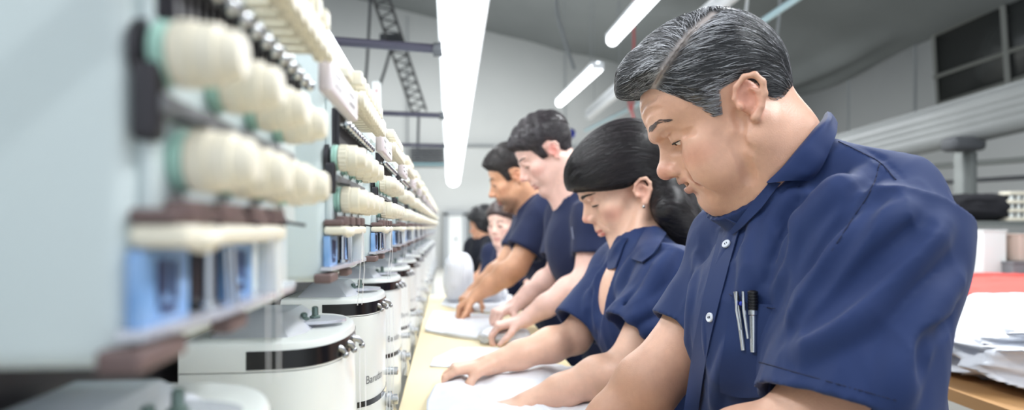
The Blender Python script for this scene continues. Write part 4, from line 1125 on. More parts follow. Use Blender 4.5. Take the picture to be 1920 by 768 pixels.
def make_arm():
    """origin: under the rounded nose on the floor line; z here is below the lens"""
    H = -.66
    r = empty('hook_housing', (0, 0, 0))
    def Z(z): return z-H
    m = MB(); shell(m, Z(H), Z(-.1415)); m.build('lower_housing', MT['mint2'], r)
    m = MB(); shell(m, Z(-.1405), Z(-.112), 0.0, .007); m.build('cover', MT['mint2'], r)
    q = outline(); i0 = 9
    m = MB(); sl = q[(q[:, 0] > -.100) | (q[:, 1] > .1)]; sl = sl[sl[:, 1] < .20]
    band(m, sl, Z(-.1385), Z(-.1205), .0006, .002); m.build('slot', MT['black'], r)
    m = MB(); sl2 = q[(q[:, 0] > -.035) & (q[:, 1] < .2)]; band(m, sl2, Z(-.285), Z(-.276), .0006); m.build('dark_stripe', MT['black'], r)
    m = MB(); sl3 = q[(q[:, 1] > .07) & (q[:, 1] < .2) & (q[:, 0] > -.05)]; band(m, sl3, Z(-.2845), Z(-.2765), .0012); m.build('chrome_stripe', MT['chrome'], r)
    # raised ramp on the cover
    m = MB(); a = [(-.130, .030), (-.052, .030), (-.040, .060), (-.040, .17), (-.13, .17)]; b = [(-.112, .055), (-.070, .055), (-.064, .07), (-.064, .15), (-.112, .15)]
    V = [(x, y, Z(-.1125)) for x, y in a]+[(x, y, Z(-.092)) for x, y in b]
    m.add(V, [(i, (i+1) % 5, 5+(i+1) % 5, 5+i) for i in range(5)]+[(5, 6, 7, 8, 9), (4, 3, 2, 1, 0)]); m.build('needle_plate_ramp', MT['plate'], r)
    # flat wing with screws
    m = MB(); pl = [( -.055+.038*math.cos(t)*(1.25 if math.cos(t) > 0 else .8), .120+.030*math.sin(t)) for t in np.linspace(0, 2*math.pi, 29)[:-1]]
    m.prism(pl, Z(-.108), Z(-.1045)); w = m.build('wing_plate', MT['plate'], r)
    for x, y, h in ((-.052, .105, .008), (-.043, .122, .013)): m = MB(); m.lathe([(0, .0045), (.001, .006), (.003, .006), (.004, .0038), (h, .0036), (h+.001, .002)], (x, y, Z(-.105)), (0, 0, 1), 14); m.build('thumb_screw', mat_once('screw_grey', (120, 138, 132), .35, .7), w)
    for i in range(3):
        y = .060+.030*i; x = -.012+.005*i; m = MB()
        pts = [(x-.055, y-.022, Z(-.137)), (x-.035, y-.016, Z(-.129)), (x-.012, y-.006, Z(-.1255)), (x+.006, y, Z(-.1285)), (x+.012, y+.002, Z(-.1345))]
        m.tube(crom(pts, 16), np.interp(np.linspace(0, 1, 16), [0, .6, 1], [.0075, .0055, .0030]), 12, flat=.8); m.ball((x+.012, y+.002, Z(-.1365)), .0036, 12, 8); m.build('thread_guide', MT['steel'], r)
    for i, (y, x) in enumerate(((.10, .010), (.118, .014), (.09, .006))): m = MB(); m.tube([(x, y, Z(-.136)), (x+.001, y+.002, Z(-.24)), (x-.001, y+.006, Z(-.34))], .0005, 5); m.build('thread', MT['yarn'], r)
    m = MB(); m.lathe([(-.01, .010), (.004, .011), (.005, .014), (.012, .014), (.013, .009), (.022, .009), (.023, .0)], (.0, .125, Z(-.300)), (1, 0, 0), 20)
    m.tube([(.010, .125, Z(-.300)), (.016, .14, Z(-.325)), (.010, .15, Z(-.350))], .004, 8); m.build('hoop_clamp', MT['chrome'], r)
    m = MB(); m.lathe([(-.006, .006), (0, .007), (.018, .007), (.019, .0)], (.002, .150, Z(-.256)), (1, 0, 0), 16); m.build('lock_stud', MT['chrome'], r)
    # lettering wrapped round the nose
    cu = bpy.data.curves.new('maker_lettering', 'FONT'); cu.body = 'Barudan'; cu.size = .0185; cu.extrude = .0
    to = bpy.data.objects.new('tmp', cu); COL.objects.link(to); dg = bpy.context.evaluated_depsgraph_get(); me = to.evaluated_get(dg).to_mesh()
    tv = np.array([v.co[:] for v in me.vertices]); tf = [tuple(p.vertices) for p in me.polygons]; to.evaluated_get(dg).to_mesh_clear(); bpy.data.objects.remove(to)
    qq = outline(.0009, 300); sl = np.concatenate([[0], np.cumsum(np.linalg.norm(np.diff(qq, axis=0), axis=1))]); k0 = np.argmax(qq[:, 0] > -.022)
    s_ = sl[k0]+tv[:, 0]; V = np.column_stack([np.interp(s_, sl, qq[:, 0]), np.interp(s_, sl, qq[:, 1]), Z(-.250)+tv[:, 1]])
    mesh_obj('lettering', V, tf, MT['lamp_grey'], r, False)
    return r
_once = {}
def mat_once(n, rgb, ro=.5, me=0.0):
    if n not in _once: _once[n] = mat(n, rgb, ro, me)
    return _once[n]
NST = 14
hd = make_head(); ar = make_arm()
ordn = ['nearest', 'second', 'third', 'fourth', 'fifth', 'sixth', 'seventh', 'eighth', 'ninth', 'tenth', 'eleventh', 'twelfth', 'thirteenth', 'fourteenth']
for k in range(NST):
    o = hd if k == 0 else copy_tree(hd); o.location = M(-.118, .264+.4*k, CZ+ZB); o.rotation_euler = (0, 0, ANG)
    d = {0: 'out-of-focus machine head close to the lens, cream knobs over blue windows', 1: 'second embroidery head with sharp cream knobs beside a mint side panel'}.get(k, '%s embroidery head along the row, cream knobs over a mint casing' % ordn[k])
    tag(o, d, 'embroidery head', 'embroidery heads along the machine')
for k in range(NST):
    o = ar if k == 0 else copy_tree(ar); o.location = M(-.109, .28+.4*k, CZ-.66); o.rotation_euler = (0, 0, ANG)
    d = {0: 'blurred white hook housing under the closest embroidery head, only its top seen', 1: 'large white rounded hook housing with black slot, fully seen in front', 2: 'white hook housing just behind the large one, maker lettering on its nose'}.get(k, '%s white rounded hook housing along the table edge' % ordn[k])
    tag(o, d, 'machine housing', 'hook housings along the machine')
def hall_box(name, m, c, size, bev=.0, parent=None):
    R = np.array([[math.cos(ANG), -math.sin(ANG), 0], [math.sin(ANG), math.cos(ANG), 0], [0, 0, 1]])
    b = MB(); b.box(M(*c), size, R, bev); return b.build(name, m, parent, loc=M(c[0], c[1], c[2]-size[2]/2) if parent is None else None)
YM = .25+.4*NST
t = empty('machine_stand', M(-.6, YM/2, 0), 'long pale stand and beam carrying the row of embroidery heads', 'machine stand')
hall_box('upper_beam', MT['mint'], (-.50, YM/2+.1, CZ+.09), (.26, YM+.6, .24), .01, t)
hall_box('back_panel', MT['darksteel'], (-.31, YM/2, CZ-.36), (.07, YM, .58), .0, t)
hall_box('lower_cabinet', MT['mint2'], (-.47, YM/2, .39), (.70, YM+.4, .74), .01, t)
for y in (.5, 3.0, YM+.1): hall_box('upright', MT['mint'], (-.50, y, .98), (.16, .10, .50), .005, t)
# signal tower beyond the heads
t = empty('signal_tower', P(706, 500, 3.9)*[1, 1, 0], 'slim white signal pole with coloured dots rising behind the heads', 'signal pole')
b = MB(); p0 = P(706, 425, 3.9); b.box((p0[0], p0[1], (CZ+.83)/2), (.045, .045, CZ+.83), bev=.01); b.build('pole', MT['mint2'], t)
for yy, c in ((170, (190, 120, 120)), (189, (210, 180, 120)), (213, (80, 180, 150))):
    b = MB(); q = P(706, yy, 3.875); b.lathe([(0, .008), (.003, .008), (.004, 0)], q, (0, -1, 0), 12); b.build('signal_light', mat_once('dot_%d' % yy, c), t)
# ================================================================ the hall
MT['wall'] = mat('wall_paint', (214, 216, 214), .9, noise=(.6, .35, (200, 203, 202)))
MT['panelwall'] = mat('panel_wall', (196, 198, 198), .85, noise=(.8, .3, (186, 188, 190)))
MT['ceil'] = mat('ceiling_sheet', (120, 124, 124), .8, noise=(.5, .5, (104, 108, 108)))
MT['floor'] = mat('floor_concrete', (170, 168, 162), .6, noise=(1.2, .5, (150, 148, 142)))
MT['seam'] = mat('seam_grey', (150, 154, 156), .7)
MT['pipe'] = mat('purple_grey_pipe', (74, 72, 86), .4, .3)
MT['truss'] = mat('truss_steel', (78, 80, 84), .6, .3)
MT['glass'] = mat('dark_glass', (52, 54, 54), .25)
MT['frame'] = mat('window_frame', (120, 122, 118), .6)
MT['beam'] = mat('pale_beam', (120, 123, 123), .5, noise=(2, .3, (106, 108, 108)))
MT['post'] = mat('post_grey', (128, 132, 130), .5, .3)
MT['wood'] = mat('pale_wood', (236, 220, 180), .5, noise=(5, .6, (226, 204, 154)), nscale=(1, .25, 1))
MT['woodedge'] = mat('table_edge_wood', (168, 128, 84), .55)
MT['tube'] = mat('tube_glow', (248, 252, 255), .5, emit=5)
MT['lampw'] = mat('lamp_white', (236, 238, 240), .4)
MT['coral'] = mat('coral_cloth', (240, 92, 84), .85, bump=(200, .2, .001))
MT['cyan'] = mat('cyan_conduit', (196, 226, 234), .4)
def struct(o): o['kind'] = 'structure'; return o
A_, B_, C_ = P(750, 18, 24), P(1455, 194, 24), P(1752, 67, 16.2)
cn = np.cross(B_-A_, C_-A_); cn /= cn[2]
def ceil_z(x, y): return A_[2]-(cn[0]*(x-A_[0])+cn[1]*(y-A_[1]))
b = MB(); c4 = [M(-24, -3), M(14, -3), M(14, 34), M(-24, 34)]; b.add([(p[0], p[1], 0) for p in c4]+[(p[0], p[1], -.1) for p in c4], [(0,1,2,3), (7,6,5,4)]); struct(b.build('floor', MT['floor'], smooth=False))
# ceiling sheet with sagging folds
xs = np.linspace(-22, 13, 260); ys = np.linspace(-3, 30, 230); V = []
def onceil(px, py):
    r = P(px, py, 1.0)-[0, 0, CZ]; t = (np.dot(cn, A_)-np.dot(cn, [0, 0, CZ]))/np.dot(cn, r); return (r*t)[:2]
FOLDS = [(onceil(1440, 168), onceil(1672, 60), .30), (onceil(1500, 176), onceil(1650, 100), .22), (onceil(1240, 30), onceil(1440, 60), .12)]
for x in xs:
    for y in ys:
        p = M(x, y); z = ceil_z(p[0], p[1])
        u = math.sin((x-3)*1.9+y*.12)*.5+math.sin((x-3)*3.1-y*.2)*.3
        z += .07*u*max(0, min(1, (x-1.5)/3))
        for a, b2, am in FOLDS:
            e_ = b2-a; t = max(0, min(1, np.dot(p[:2]-a, e_)/np.dot(e_, e_))); d = np.linalg.norm(p[:2]-a-e_*t); z -= am*math.exp(-(d/.30)**2)*math.sin(math.pi*(.08+.84*t))
        V.append((p[0], p[1], z))
n2 = len(ys); ff = [(i*n2+j, i*n2+j+1, (i+1)*n2+j+1, (i+1)*n2+j) for i in range(len(xs)-1) for j in range(n2-1)]
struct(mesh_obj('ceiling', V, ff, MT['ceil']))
def wall_quad(name, a, b_, m, z0=0, thick=.15):
    """upright wall from plan point a to b_, up to the ceiling"""
    a, b_ = np.array(a[:2]), np.array(b_[:2]); t = nrm(b_-a); nn = np.array([t[1], -t[0]])*thick
    V = []
    for off in (0, 1):
        for p in (a, b_):
            q = p+nn*off; V += [(q[0], q[1], z0), (q[0], q[1], ceil_z(p[0], p[1])+.12)]
    m_ = MB(); m_.add(V, [(0,2,3,1), (4,5,7,6), (0,1,5,4), (2,6,7,3), (1,3,7,5), (0,4,6,2)]); return struct(m_.build(name, m, smooth=False))
c0 = P(1455, 194, 24); l0 = P(-300, 194, 24)
near = P(1752, 67, 16.2); dr = nrm((near-c0)*[1, 1, 0]); rn = c0+dr*28
wall_quad('wall_back', c0, l0, MT['wall']); wall_quad('wall_right', rn, c0, MT['panelwall'])
# seams of the right wall's cladding
def rightwall(px): # point of the right wall plane seen in column px
    k = (px-960)/F; d = (c0[0]-c0[1]*dr[0]/dr[1])/(k-dr[0]/dr[1]); return np.array([k*d, d, 0])
wn = nrm([-dr[1], dr[0], 0]); wn = wn if wn[0] < 0 else -wn
for i, px in enumerate((1592, 1717)):
    q = rightwall(px); b = MB(); z1 = ceil_z(q[0], q[1]); b.box((q[0]+wn[0]*.02, q[1]+wn[1]*.02, z1/2+1), (.05, .05, z1-2)); struct(b.build('trim_%d' % (i+1), MT['seam']))
# window high in the right wall
def wq(px, py, off): q = rightwall(px); return q+wn*off+[0, 0, CZ+(HY-py)/F*q[1]]
w0 = [wq(1756, 66, .03), wq(1766, 196, .03), wq(2040, 110, .03), wq(2040, -60, .03)]
b = MB(); b.add(w0+[p+wn*.04 for p in w0], [(0,1,2,3), (7,6,5,4), (0,4,5,1), (1,5,6,2), (2,6,7,3), (3,7,4,0)]); win = struct(b.build('window_1', MT['glass'], smooth=False))
for nm, pts, r in (('window_frame', [w0[0], w0[1], w0[2], w0[3], w0[0]], .06), ('mullion', [wq(1893, 12, .1), wq(1903, 158, .1)], .07), ('mullion', [wq(1762, 145, .1), wq(1900, 98, .1), wq(2040, 50, .1)], .045)):
    b = MB(); b.tube([p+wn*.05 for p in pts], r, 4); b.build(nm, MT['frame'], win, 'auto')
# horizontal conduit and plaster joints on the back wall
for i, (pp, r, m) in enumerate((([(845, 272), (1060, 274), (1260, 278)], .06, 'seam'), ([(764, 30), (764, 420)], .03, 'seam'), ([(1060, 100), (1060, 420)], .02, 'seam'))):
    b = MB(); b.tube([P(x, y, 23.8) for x, y in pp], r, 6); struct(b.build('trim_%d' % (i+3), MT[m]))
# doors in the back wall
for i, (x0, x1, yt, m, dm) in enumerate(((836, 872, 399, 'seam', 'wall'), (884, 948, 397, 'post', 'glass'))):
    a, c = P(x0, yt, 23.7), P(x1, yt, 23.7); zt = a[2]; w = c[0]-a[0]
    b = MB(); b.box(((a[0]+c[0])/2, 23.86, zt/2), (w-.1, .1, zt-.02)); dd = struct(b.build('door_%d' % (i+1), MT[dm]))
    b = MB(); b.box((a[0], 23.82, zt/2), (.16, .2, zt)); b.box((c[0], 23.82, zt/2), (.16, .2, zt)); b.box(((a[0]+c[0])/2, 23.82, zt), (w+.16, .2, .16)); b.build('door_frame', MT[m], dd)
    b = MB(); b.ball((a[0]+.35, 23.76, 1.0), .05, 10, 6); b.build('door_handle', MT['steel'], dd)
# dark window-like vent low on the back wall, behind the third bar
e = empty('wall_vent', P(800, 306, 23.6), 'grey louvred vent with a teal sill on the far wall beside the long lamp', 'vent')
b = MB(); p = P(802, 292, 23.7)
for i in range(6): b.box((p[0], 23.7, p[2]-.2+i*.09), (1.2, .08, .06))
b.build('louvre', MT['truss'], e); b = MB(); b.box((p[0], 23.65, p[2]-.30), (1.3, .2, .06)); b.build('sill', mat_once('teal', (120, 165, 175)), e)
# crossbars that carry the long lamp
for i, (x0, y0, x1, y1, d, r) in enumerate(((560, 72, 836, 93, 2.77, .0185), (640, 209, 840, 217, 4.08, .0150), (690, 270, 842, 273, 5.3, .0135))):
    e = empty('crossbar', P((x0+x1)/2, (y0+y1)/2, d), ['thick grey crossbar meeting the long lamp near the top of the picture', 'middle grey crossbar between the signal pole and the long lamp', 'thin lowest grey crossbar near the lamp end'][i], 'crossbar', 'crossbars beside the lamp')
    a, c = P(x0-700, y0-700*(y1-y0)/(x1-x0), d), P(x1, y1, d)
    b = MB(); b.tube([a, c], r, 14); b.build('bar', MT['pipe'], e)
    b = MB(); b.tube([c-[.05, 0, 0], c+[.0, 0, 0]], r*1.5, 14); b.build('bar_clamp', MT['truss'], e)
# lattice truss
e = empty('lattice_truss', P(745, 100, 11), 'dark steel lattice truss slanting down between the crossbars', 'truss')
a, c = P(702, -40, 9.0), P(786, 208, 12.5); u = nrm(c-a); s_ = nrm(np.cross(u, [0, 1, 0])); w = .13; L_ = np.linalg.norm(c-a)
for q in (-1, 1): b = MB(); b.tube([a+s_*q*w*.8, c+s_*q*w], .022, 6); b.build('chord', MT['truss'], e)
b = MB(); n = 26
for i in range(n): b.tube([a+u*L_*i/n+s_*w*(.9 if i % 2 else -.9), a+u*L_*(i+1)/n+s_*w*(-.9 if i % 2 else .9)], .013, 6)
b.build('lattice', MT['truss'], e)
b = MB(); j = P(733, 77, 10.4); b.box(j, (.34, .06, .22), bev=.01); b.build('gusset', MT['truss'], e)
for i, pp in enumerate(([(696, -30), (688, 120), (680, 205)], [(733, 90), (722, 130), (712, 160)], [(785, 208), (783, 300)], [(1043, -10), (1046, 30), (1060, 80), (1077, 130)])):
    b = MB(); b.tube(crom([P(x, y, 10.5) for x, y in pp], 12), .022 if i < 3 else .03, 6)
    tag(b.build('hanging_cable', MT['truss'] if i < 3 else MT['seam'], loc=P(pp[0][0], pp[0][1], 10.5)), ['dark cable running down left of the slanting truss', 'short stay wire below the joint of the truss', 'thin cable hanging from the lower tip of the truss', 'pale cable looping down from the ceiling right of the long lamp'][i], 'cable')
# ---------------------------------------------------------------- lamps
def lamp(name, a, c, w, h, label, lit=True, group=None, tubes=1):
    e = empty(name, (np.asarray(a)+c)/2, label, 'ceiling lamp', group); a, c = np.asarray(a, float), np.asarray(c, float)
    u = nrm(c-a); s = nrm(np.cross(u, [0, 0, 1])); n = np.cross(s, u); L = np.linalg.norm(c-a)
    R = np.stack([s, u, n], 1)
    b = MB(); b.box((a+c)/2+n*h*.75, (w, L, h*.5), R, bev=.006); b.build('housing', MT['lampw'], e)
    for q in ([0] if tubes == 1 else [-.24, .24]):
        b = MB(); b.tube([a+s*w*q, c+s*w*q], (w*.42 if tubes == 1 else w*.2), 16); b.build('light_tube', MT['tube'] if lit else MT['lampw'], e)
    for p in (a+u*L*.15, c-u*L*.15):
        if p[1] > .6: b = MB(); b.tube([p+n*h, [p[0], p[1], ceil_z(p[0], p[1])+.05]], .004, 6); b.build('hanging_wire', MT['seam'], e)
    for p in (a, c): b = MB(); b.box(p+n*h*.2, (w*.9, .03, h*1.1), R, bev=.004); b.build('end_cap', MT['lampw'], e)
    return e
lamp('long_lamp', P(873, -60, 1.95), P(850, 338, 8.0), .18, .07, 'very long bright tube lamp hanging over the machine row')
lamp('tube_lamp', M(1.50, 4.7, CZ+1.70), M(1.50, 6.15, CZ+1.71), .13, .06, 'bright tube lamp high above the young woman, nearer of its row', group='lit tube lamps over the workers')
lamp('tube_lamp', M(1.50, 6.75, CZ+1.60), M(1.50, 9.1, CZ+1.67), .13, .06, 'bright tube lamp further off, its end pointing at the back wall', group='lit tube lamps over the workers')
lamp('tube_lamp', M(2.12, 8.0, CZ+1.68), M(2.12, 10.1, CZ+1.66), .13, .10, 'unlit white lamp fitting between the woman and the older man\'s hair', False)
lamp('tube_lamp', M(2.12, 4.5, CZ+1.72), M(2.12, 5.5, CZ+1.72), .11, .08, 'unlit white lamp fitting just over the crown of the older man\'s head', False)
b = MB(); b.tube([M(2.5, 3.5, CZ+1.65), M(2.5, 9.0, CZ+1.62), M(2.5, 12.3, CZ+1.76)], .028, 10); tag(b.build('conduit', MT['cyan'], loc=M(2.5, 8, CZ+1.65)), 'pale cyan conduit running above the hair of the older man', 'conduit')
b = MB(); b.ball(P(1070, 250, 12), .09, 12, 8); tag(b.build('junction_box', MT['blue_plastic'], loc=P(1070, 250, 12)), 'small blue junction box at the end of the cyan conduit', 'junction box')
b = MB(); b.tube(crom([P(1188, 150, 9)*[1, 1, 0]+[0, 0, ceil_z(*P(1188, 150, 9)[:2])-.02], P(1188, 150, 9), P(1178, 185, 9), P(1190, 230, 9), P(1192, 300, 9)], 14), .018, 6); tag(b.build('red_cable', mat_once('red_cable', (205, 110, 110)), loc=P(1190, 230, 9)), 'thin red cable hanging beside the older man\'s forehead', 'cable')
for i, (px, y0, y1, d) in enumerate(((1403, -20, 60, 5.5), (1462, 20, 90, 6.0))):
    b = MB(); q0 = P(px, y0, d); b.tube([[q0[0], q0[1], ceil_z(q0[0], q0[1])+.05], q0, P(px-8, y1, d)], .012, 6); tag(b.build('suspension_rod', MT['lampw'] if i == 0 else MT['seam'], loc=P(px, y1, d)), ['white rod above the older man\'s crown holding a lamp', 'thin grey rod crossing the cyan conduit'][i], 'rod')
# ---------------------------------------------------------------- mezzanine beam and post on the right
e = empty('mezzanine_beam', P(1800, 230, 8), 'wide pale grooved steel beam running behind the older man\'s shoulder', 'beam')
def beam_pts(yl, yr, dl=13.5, dr_=7.6): return P(1430, yl, dl), P(1960, yr, dr_)
for nm, yl, yr, r, m in (('top_flange', 300, 148, .07, 'beam'), ('groove', 310, 165, .03, 'truss')):
    a, c = beam_pts(yl, yr); b = MB(); b.tube([a, c], r, 8); b.build(nm, MT[m], e)
a0, c0_ = beam_pts(308, 160); a1, c1 = beam_pts(346, 224)
rows = []
for k in range(9):
    t = k/8; o = np.array([-.05, 0, 0])*(1 if k % 2 else -.3); rows.append([a0+(a1-a0)*t+o, c0_+(c1-c0_)*t+o])
V, f_ = loft(rows, 4, 33, .12); mesh_obj('web', V, f_, MT['beam'], e)
a, c = beam_pts(348, 226); b = MB(); b.tube([a, c], .05, 8); b.build('bottom_flange', MT['truss'], e)
e = empty('steel_post', P(1810, 400, 8.6)*[1, 1, 0], 'grey steel post under the beam with a dark bracket at its top', 'post')
p = P(1810, 285, 8.7); b = MB(); b.box((p[0], p[1], p[2]/2), (.19, .19, p[2]), bev=.02); b.box((p[0], p[1]-.11, p[2]/2), (.06, .03, p[2])); b.build('shaft', MT['post'], e)
p = P(1806, 270, 8.5); b = MB(); b.box(p, (.42, .3, .18), bev=.06); b.build('bracket', MT['truss'], e)
# rails behind the post
for i, (y0, y1, d, r, m) in enumerate(((318, 296, 12, .05, 'post'), (345, 330, 12, .04, 'truss'), (372, 366, 11, .03, 'seam'))):
    b = MB(); b.tube([P(1480, y0+14, d+4), P(1960, y1, d-1)], r, 8); tag(b.build('wall_rail', MT[m], loc=P(1800, (y0+y1)/2, d)), ['grey pipe below the pale beam, highest of three', 'dark pipe crossing behind the steel post', 'light thin pipe just above the dark fabric bundle'][i], 'pipe')
def lump(name, c, r, m, label, cat, seed=0, amp=.25, fold=9.0, group=None, step=24, flat=.0):
    """a soft heap: rounded mass pressed with folds"""
    c = np.asarray(c, float); r = np.asarray(r, float); n1, n2 = step*2, step; V = []
    th = np.linspace(0, math.pi, n2); ph = np.linspace(0, 2*math.pi, n1, endpoint=False)
    T_, H_ = np.meshgrid(th, ph, indexing='ij'); d = np.stack([np.sin(T_)*np.cos(H_), np.sin(T_)*np.sin(H_), np.cos(T_)], -1)
    d = np.sign(d)*np.abs(d)**.72
    p = c+d*r; q = d*fold*.35+seed; w = fbm(q+3, seed)*2.2
    rr = 1-np.abs(2*vnoise(q+w[..., None], seed+3)-1); sc = 1+amp*(rr**2-.4)
    p = c+d*r*sc[..., None]; p[..., 2] = np.maximum(p[..., 2], c[2]-r[2]*.98)
    idx = np.arange(n1*n2).reshape(n2, n1); f = [(idx[i, j], idx[i+1, j], idx[i+1, (j+1) % n1], idx[i, (j+1) % n1]) for i in range(n2-1) for j in range(n1)]
    o = mesh_obj(name, p.reshape(-1, 3), f, m, None, True, loc=[c[0], c[1], c[2]-r[2]])
    return tag(o, label, cat, group)
# ---------------------------------------------------------------- worktable on the right with garments
e = empty('work_table', P(1900, 700, 1.9)*[1, 1, 0], 'brown-edged table at the right carrying white garments', 'table')
def tb(px, py, d): return P(px, py, d)
zt = CZ-.40
tp = [(1.10, 1.0), (2.6, 1.0), (3.0, 2.9), (1.05, 3.0)]
b = MB(); b.prism([(x, y) for x, y in tp], zt-.03, zt); b.build('tabletop', MT['woodedge'], e)
for x, y in ((1.16, 1.08), (2.5, 1.1), (2.85, 2.8), (1.15, 2.9)): b = MB(); b.box((x, y, (zt-.03)/2), (.06, .06, zt-.03)); b.build('leg', MT['post'], e)
lump('white_garment_pile', (1.72, 1.85, zt+.088), (.56, .50, .10), MT['white_cloth'], 'big crumpled pile of white garments behind the older man\'s back', 'garment pile', 4, .22, 8, step=90)
lump('coral_garment', (1.98, 2.62, zt+.098), (.40, .20, .105), MT['coral'], 'coral red folded garment at the back of the white pile', 'garment', 7, .10, 7, step=50)
e = empty('side_bench', P(1860, 520, 4)*[1, 1, 0], 'grey bench crowded with machine parts behind the coral garments', 'bench')
b = MB(); b.box((3.1, 4.4, 1.0), (2.6, 1.2, .04), bev=.005); b.build('bench_top', MT['post'], e)
for x in (1.9, 4.3):
    for y in (3.9, 4.9): b = MB(); b.box((x, y, .49), (.06, .06, .98)); b.build('leg', MT['post'], e)
lump('coral_garment', (2.80, 3.95, 1.085), (.42, .16, .065), MT['coral'], 'coral red garment lying on the grey bench further back', 'garment', 9, .12, 7, step=40)
e = empty('shelf_rack', P(1840, 420, 7)*[1, 1, 0], 'grey shelf behind the bench holding dark fabric', 'shelf')
b = MB(); b.box((5.1, 7.3, CZ+.035), (2.6, .6, .05)); b.box((5.1, 7.3, CZ-.50), (2.6, .6, .04)); b.build('shelf_board', MT['post'], e)
for x in (3.9, 6.3): b = MB(); b.box((x, 7.3, .78), (.07, .07, 1.56)); b.build('upright', MT['post'], e)
lump('fabric_bundle', (4.95, 7.3, CZ+.20), (.50, .20, .14), mat_once('dark_fabric', (26, 26, 32), .9), 'dark fabric bundle on the grey shelf right of the steel post', 'fabric', 3, .25, 8, step=30)
e = empty('cream_rack', P(1915, 414, 7.15), 'cream perforated rack of bobbins at the right edge', 'bobbin rack')
b = MB(); p = P(1915, 414, 7.15); p[2] = CZ+.06
for k in range(4): b.box((p[0], p[1], p[2]+.02+k*.09), (.36, .16, .035), bev=.005)
b.build('tray', MT['cream'], e); b = MB()
for k in range(3):
    for j in range(5): b.lathe([(0, .022), (.045, .022)], (p[0]-.14+j*.07, p[1]-.05, p[2]+.04+k*.09), (0, 0, 1), 10)
b.build('bobbin', MT['mint2'], e)
for nm, cat, px, d, sx, sy, z0, z1, m, lb in (('machine_casing', 'equipment', 1845, 4.35, .15, .2, 1.02, 1.395, 'mint2', 'white upright machine casing on the bench beside the older man\'s arm'), ('parts_tray', 'tray', 1903, 4.3, .24, .3, 1.02, 1.20, 'lamp_grey', 'flat grey crate on the bench below the beige box'), ('card_box', 'box', 1908, 4.3, .12, .2, 1.207, 1.37, 'beige', 'small beige box on top of the grey crate at the right edge'), ('white_case', 'case', 1872, 4.85, .42, .2, 1.02, 1.33, 'mint2', 'wide white case at the back of the bench, behind the grey crate')):
    m_ = mat_once('beige_card', (196, 178, 166), .7) if m == 'beige' else MT[m]; c = P(px, 425, d)
    e = empty(nm, [c[0], c[1], z0], lb, cat)
    b = MB(); b.box((c[0], c[1], (z0+z1)/2), (sx, sy, z1-z0), bev=.012); b.build('body', m_, e)
    b = MB(); b.box((c[0], c[1], z1), (sx*1.04, sy*1.04, .014), bev=.004); b.build('lid', m_, e)
# ---------------------------------------------------------------- table of the machine with cloth
zt = CZ-.36; e = empty('machine_table', M(.15, 3.2, 0), 'long pale wooden table running along the machine', 'table')
hall_box('tabletop', MT['wood'], (.111, 1.92, zt-.015), (.418, 3.46, .03), .004, e)
for y in (.4, 1.9, 3.5): hall_box('leg', MT['post'], (.28, y, (zt-.03)/2), (.05, .05, zt-.03), .0, e)
def tpx(px, py, up=0.0):
    """table point under a picture position"""
    d = (CZ-zt-up)*F/(py-HY); return np.array([(px-960)/F*d, d, zt+up])
def sheet(name, quad, label, seed, up=.004, amp=.006, th=.003, nu=70, nv=44, cat='cloth', m='white_cloth', group='white cloth pieces on the machine table'):
    """soft cloth lying on the table; quad = rows of picture positions"""
    rows = [[tpx(x, y) for x, y in r] for r in quad]; V, f = loft(rows, nu, nv, 0)
    q = V*[9, 6, 1]+seed; w = fbm(q, seed)[:, None]*1.8; h = 1-np.abs(2*vnoise(q+w, seed+2)-1); h2 = 1-np.abs(2*vnoise(q*2.3+w*1.5, seed+5)-1)
    V[:, 2] = zt+up+amp*(h**2*1.6+h2**2*.6); V2 = V.copy(); V2[:, 2] = zt+.0008
    idx = np.arange(nu*nv).reshape(nu, nv); rim = list(idx[:, 0])+list(idx[-1, 1:])+list(idx[-2::-1, -1])+list(idx[0, -2:0:-1]); off = nu*nv
    F2 = [q_[::-1] for q_ in f]+[tuple(off+k for k in q_) for q_ in f]+[(rim[k], rim[(k+1) % len(rim)], off+rim[(k+1) % len(rim)], off+rim[k]) for k in range(len(rim))]
    o = mesh_obj(name, np.concatenate([V, V2]), F2, MT[m], None, True, loc=V.mean(0)*[1, 1, 0]+[0, 0, zt]); return tag(o, label, cat, group)
sheet('white_cloth', [[(800, 800), (1000, 860), (1200, 900)], [(805, 755), (980, 762), (1130, 790)], [(850, 715), (980, 712), (1100, 740)], [(900, 695), (1000, 688), (1075, 700)]], 'large white cloth being smoothed by the young woman', 3, .005, .010)
sheet('white_cloth', [[(806, 688), (860, 690), (905, 688)], [(820, 672), (880, 668), (925, 672)], [(858, 656), (905, 652), (950, 658)]], 'thin white cloth lying flat between the woman\'s hand and the next worker', 5, .003, .004)
sheet('white_cloth', [[(797, 622), (860, 634), (930, 640)], [(802, 606), (860, 606), (940, 616)], [(812, 590), (870, 588), (935, 596)]], 'white cloth on the table left of the smiling man\'s hands', 8, .004, .006)
sheet('white_cloth', [[(826, 572), (880, 584), (950, 590)], [(836, 560), (890, 564), (960, 572)], [(846, 548), (900, 548), (960, 556)]], 'white cloth under the bearded man\'s hands', 11, .004, .006)
p = tpx(858, 566)
pr = np.array([(0, 1.0), (.1, .98), (.25, .8), (.45, .62), (.65, .52), (.82, .42), (.94, .26), (1, 0.02)])
lump('cloth_heap', (p[0]+.005, p[1]+.0, zt+.115), (.070, .09, .12), MT['white_cloth'], 'tall white heap of cloth standing at the far end of the table', 'cloth', 12, .08, 5, step=40)
lump('cloth_heap', (p[0]+.12, p[1]+.02, zt+.035), (.11, .10, .04), MT['white_cloth'], 'low spread of white cloth beside the tall heap', 'cloth', 15, .2, 7, step=40)
lump('cloth_bundle', tuple(tpx(945, 640)+[0, 0, .018]), (.075, .06, .024), MT['white_cloth'], 'crumpled white cloth held in the smiling man\'s fists', 'cloth', 21, .25, 7, step=40)
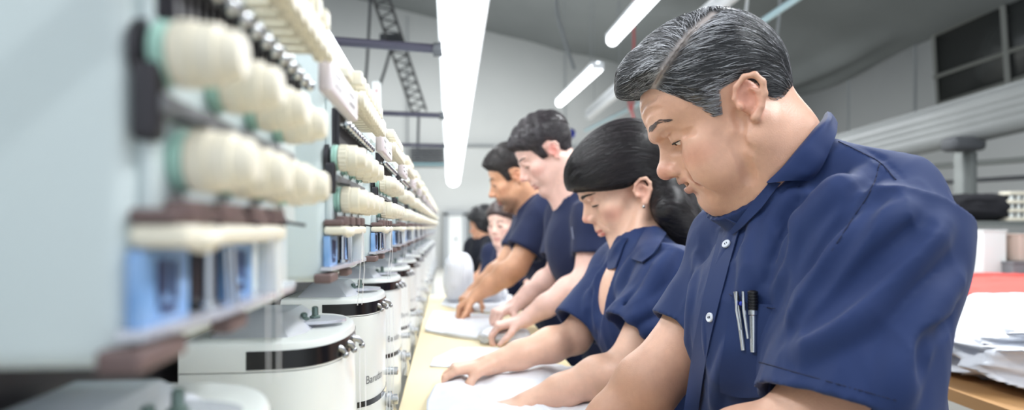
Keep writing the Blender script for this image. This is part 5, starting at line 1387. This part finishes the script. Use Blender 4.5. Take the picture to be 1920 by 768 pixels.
cam = bpy.data.cameras.new('camera'); co = bpy.data.objects.new('camera', cam); COL.objects.link(co)
co.location = (0, 0, CZ); co.rotation_euler = (math.pi/2, 0, 0)
cam.sensor_width = 36; cam.lens = 36*F/1920; cam.shift_y = (HY-384)/1920
cam.clip_start = .02; cam.clip_end = 100
cam.dof.use_dof = True; cam.dof.focus_distance = .98; cam.dof.aperture_fstop = 24/7.6
SC.camera = co
SC.view_settings.view_transform = 'Standard'; SC.view_settings.look = 'None'; SC.view_settings.gamma = 1; SC.view_settings.exposure = 0
w = bpy.data.worlds.new('daylight'); SC.world = w; w.use_nodes = True
w.node_tree.nodes['Background'].inputs[0].default_value = (.86, .93, 1, 1); w.node_tree.nodes['Background'].inputs[1].default_value = 1.0
def area(name, p, sx, sy, e, rot=(0, 0, ANG), col=(.95, .98, 1)):
    l = bpy.data.lights.new(name, 'AREA'); l.shape = 'RECTANGLE'; l.size = sx; l.size_y = sy; l.energy = e; l.color = col
    o = bpy.data.objects.new(name, l); COL.objects.link(o); o.location = [float(v) for v in p]; o.rotation_euler = rot; return o
area('lamp_and_fill', M(.0, 1.5, CZ+.70), .16, 2.6, 9)
area('lamp_and_fill', M(.02, 4.6, CZ+.60), .16, 3.4, 14)
for y, e in ((.2, 60), (2.6, 70), (5.4, 70), (8, 70), (14, 160), (20, 200)): area('lamp_and_fill', M(1.5, y, CZ+1.62), .2, 1.6, e)  # those off the lit tubes are added fill, without fittings
for y, e in ((1, 45), (6, 50), (12, 110), (18, 160)): area('lamp_and_fill', M(4.5, y, CZ+2.2), .3, 1.6, e)  # added fill row over the right side; no lamp fittings hang here
for y, e in ((.5, 70), (3, 60), (9, 130), (16, 200)): area('lamp_and_fill', M(-2.2, y, CZ+2.2), .3, 1.6, e)  # added fill row on the machine side, likewise without fittings

for x in (-2, 3): area('wall_fill', M(x, 15.5, CZ+3.2), 5, .3, 320, (math.radians(68), 0, ANG))  # added fill aimed at the back wall to brighten it, no fixture there
area('wall_fill', M(4.5, 9, CZ+2.6), .3, 8, 150, (0, math.radians(-60), ANG))  # same kind of added fill, turned on the right wall
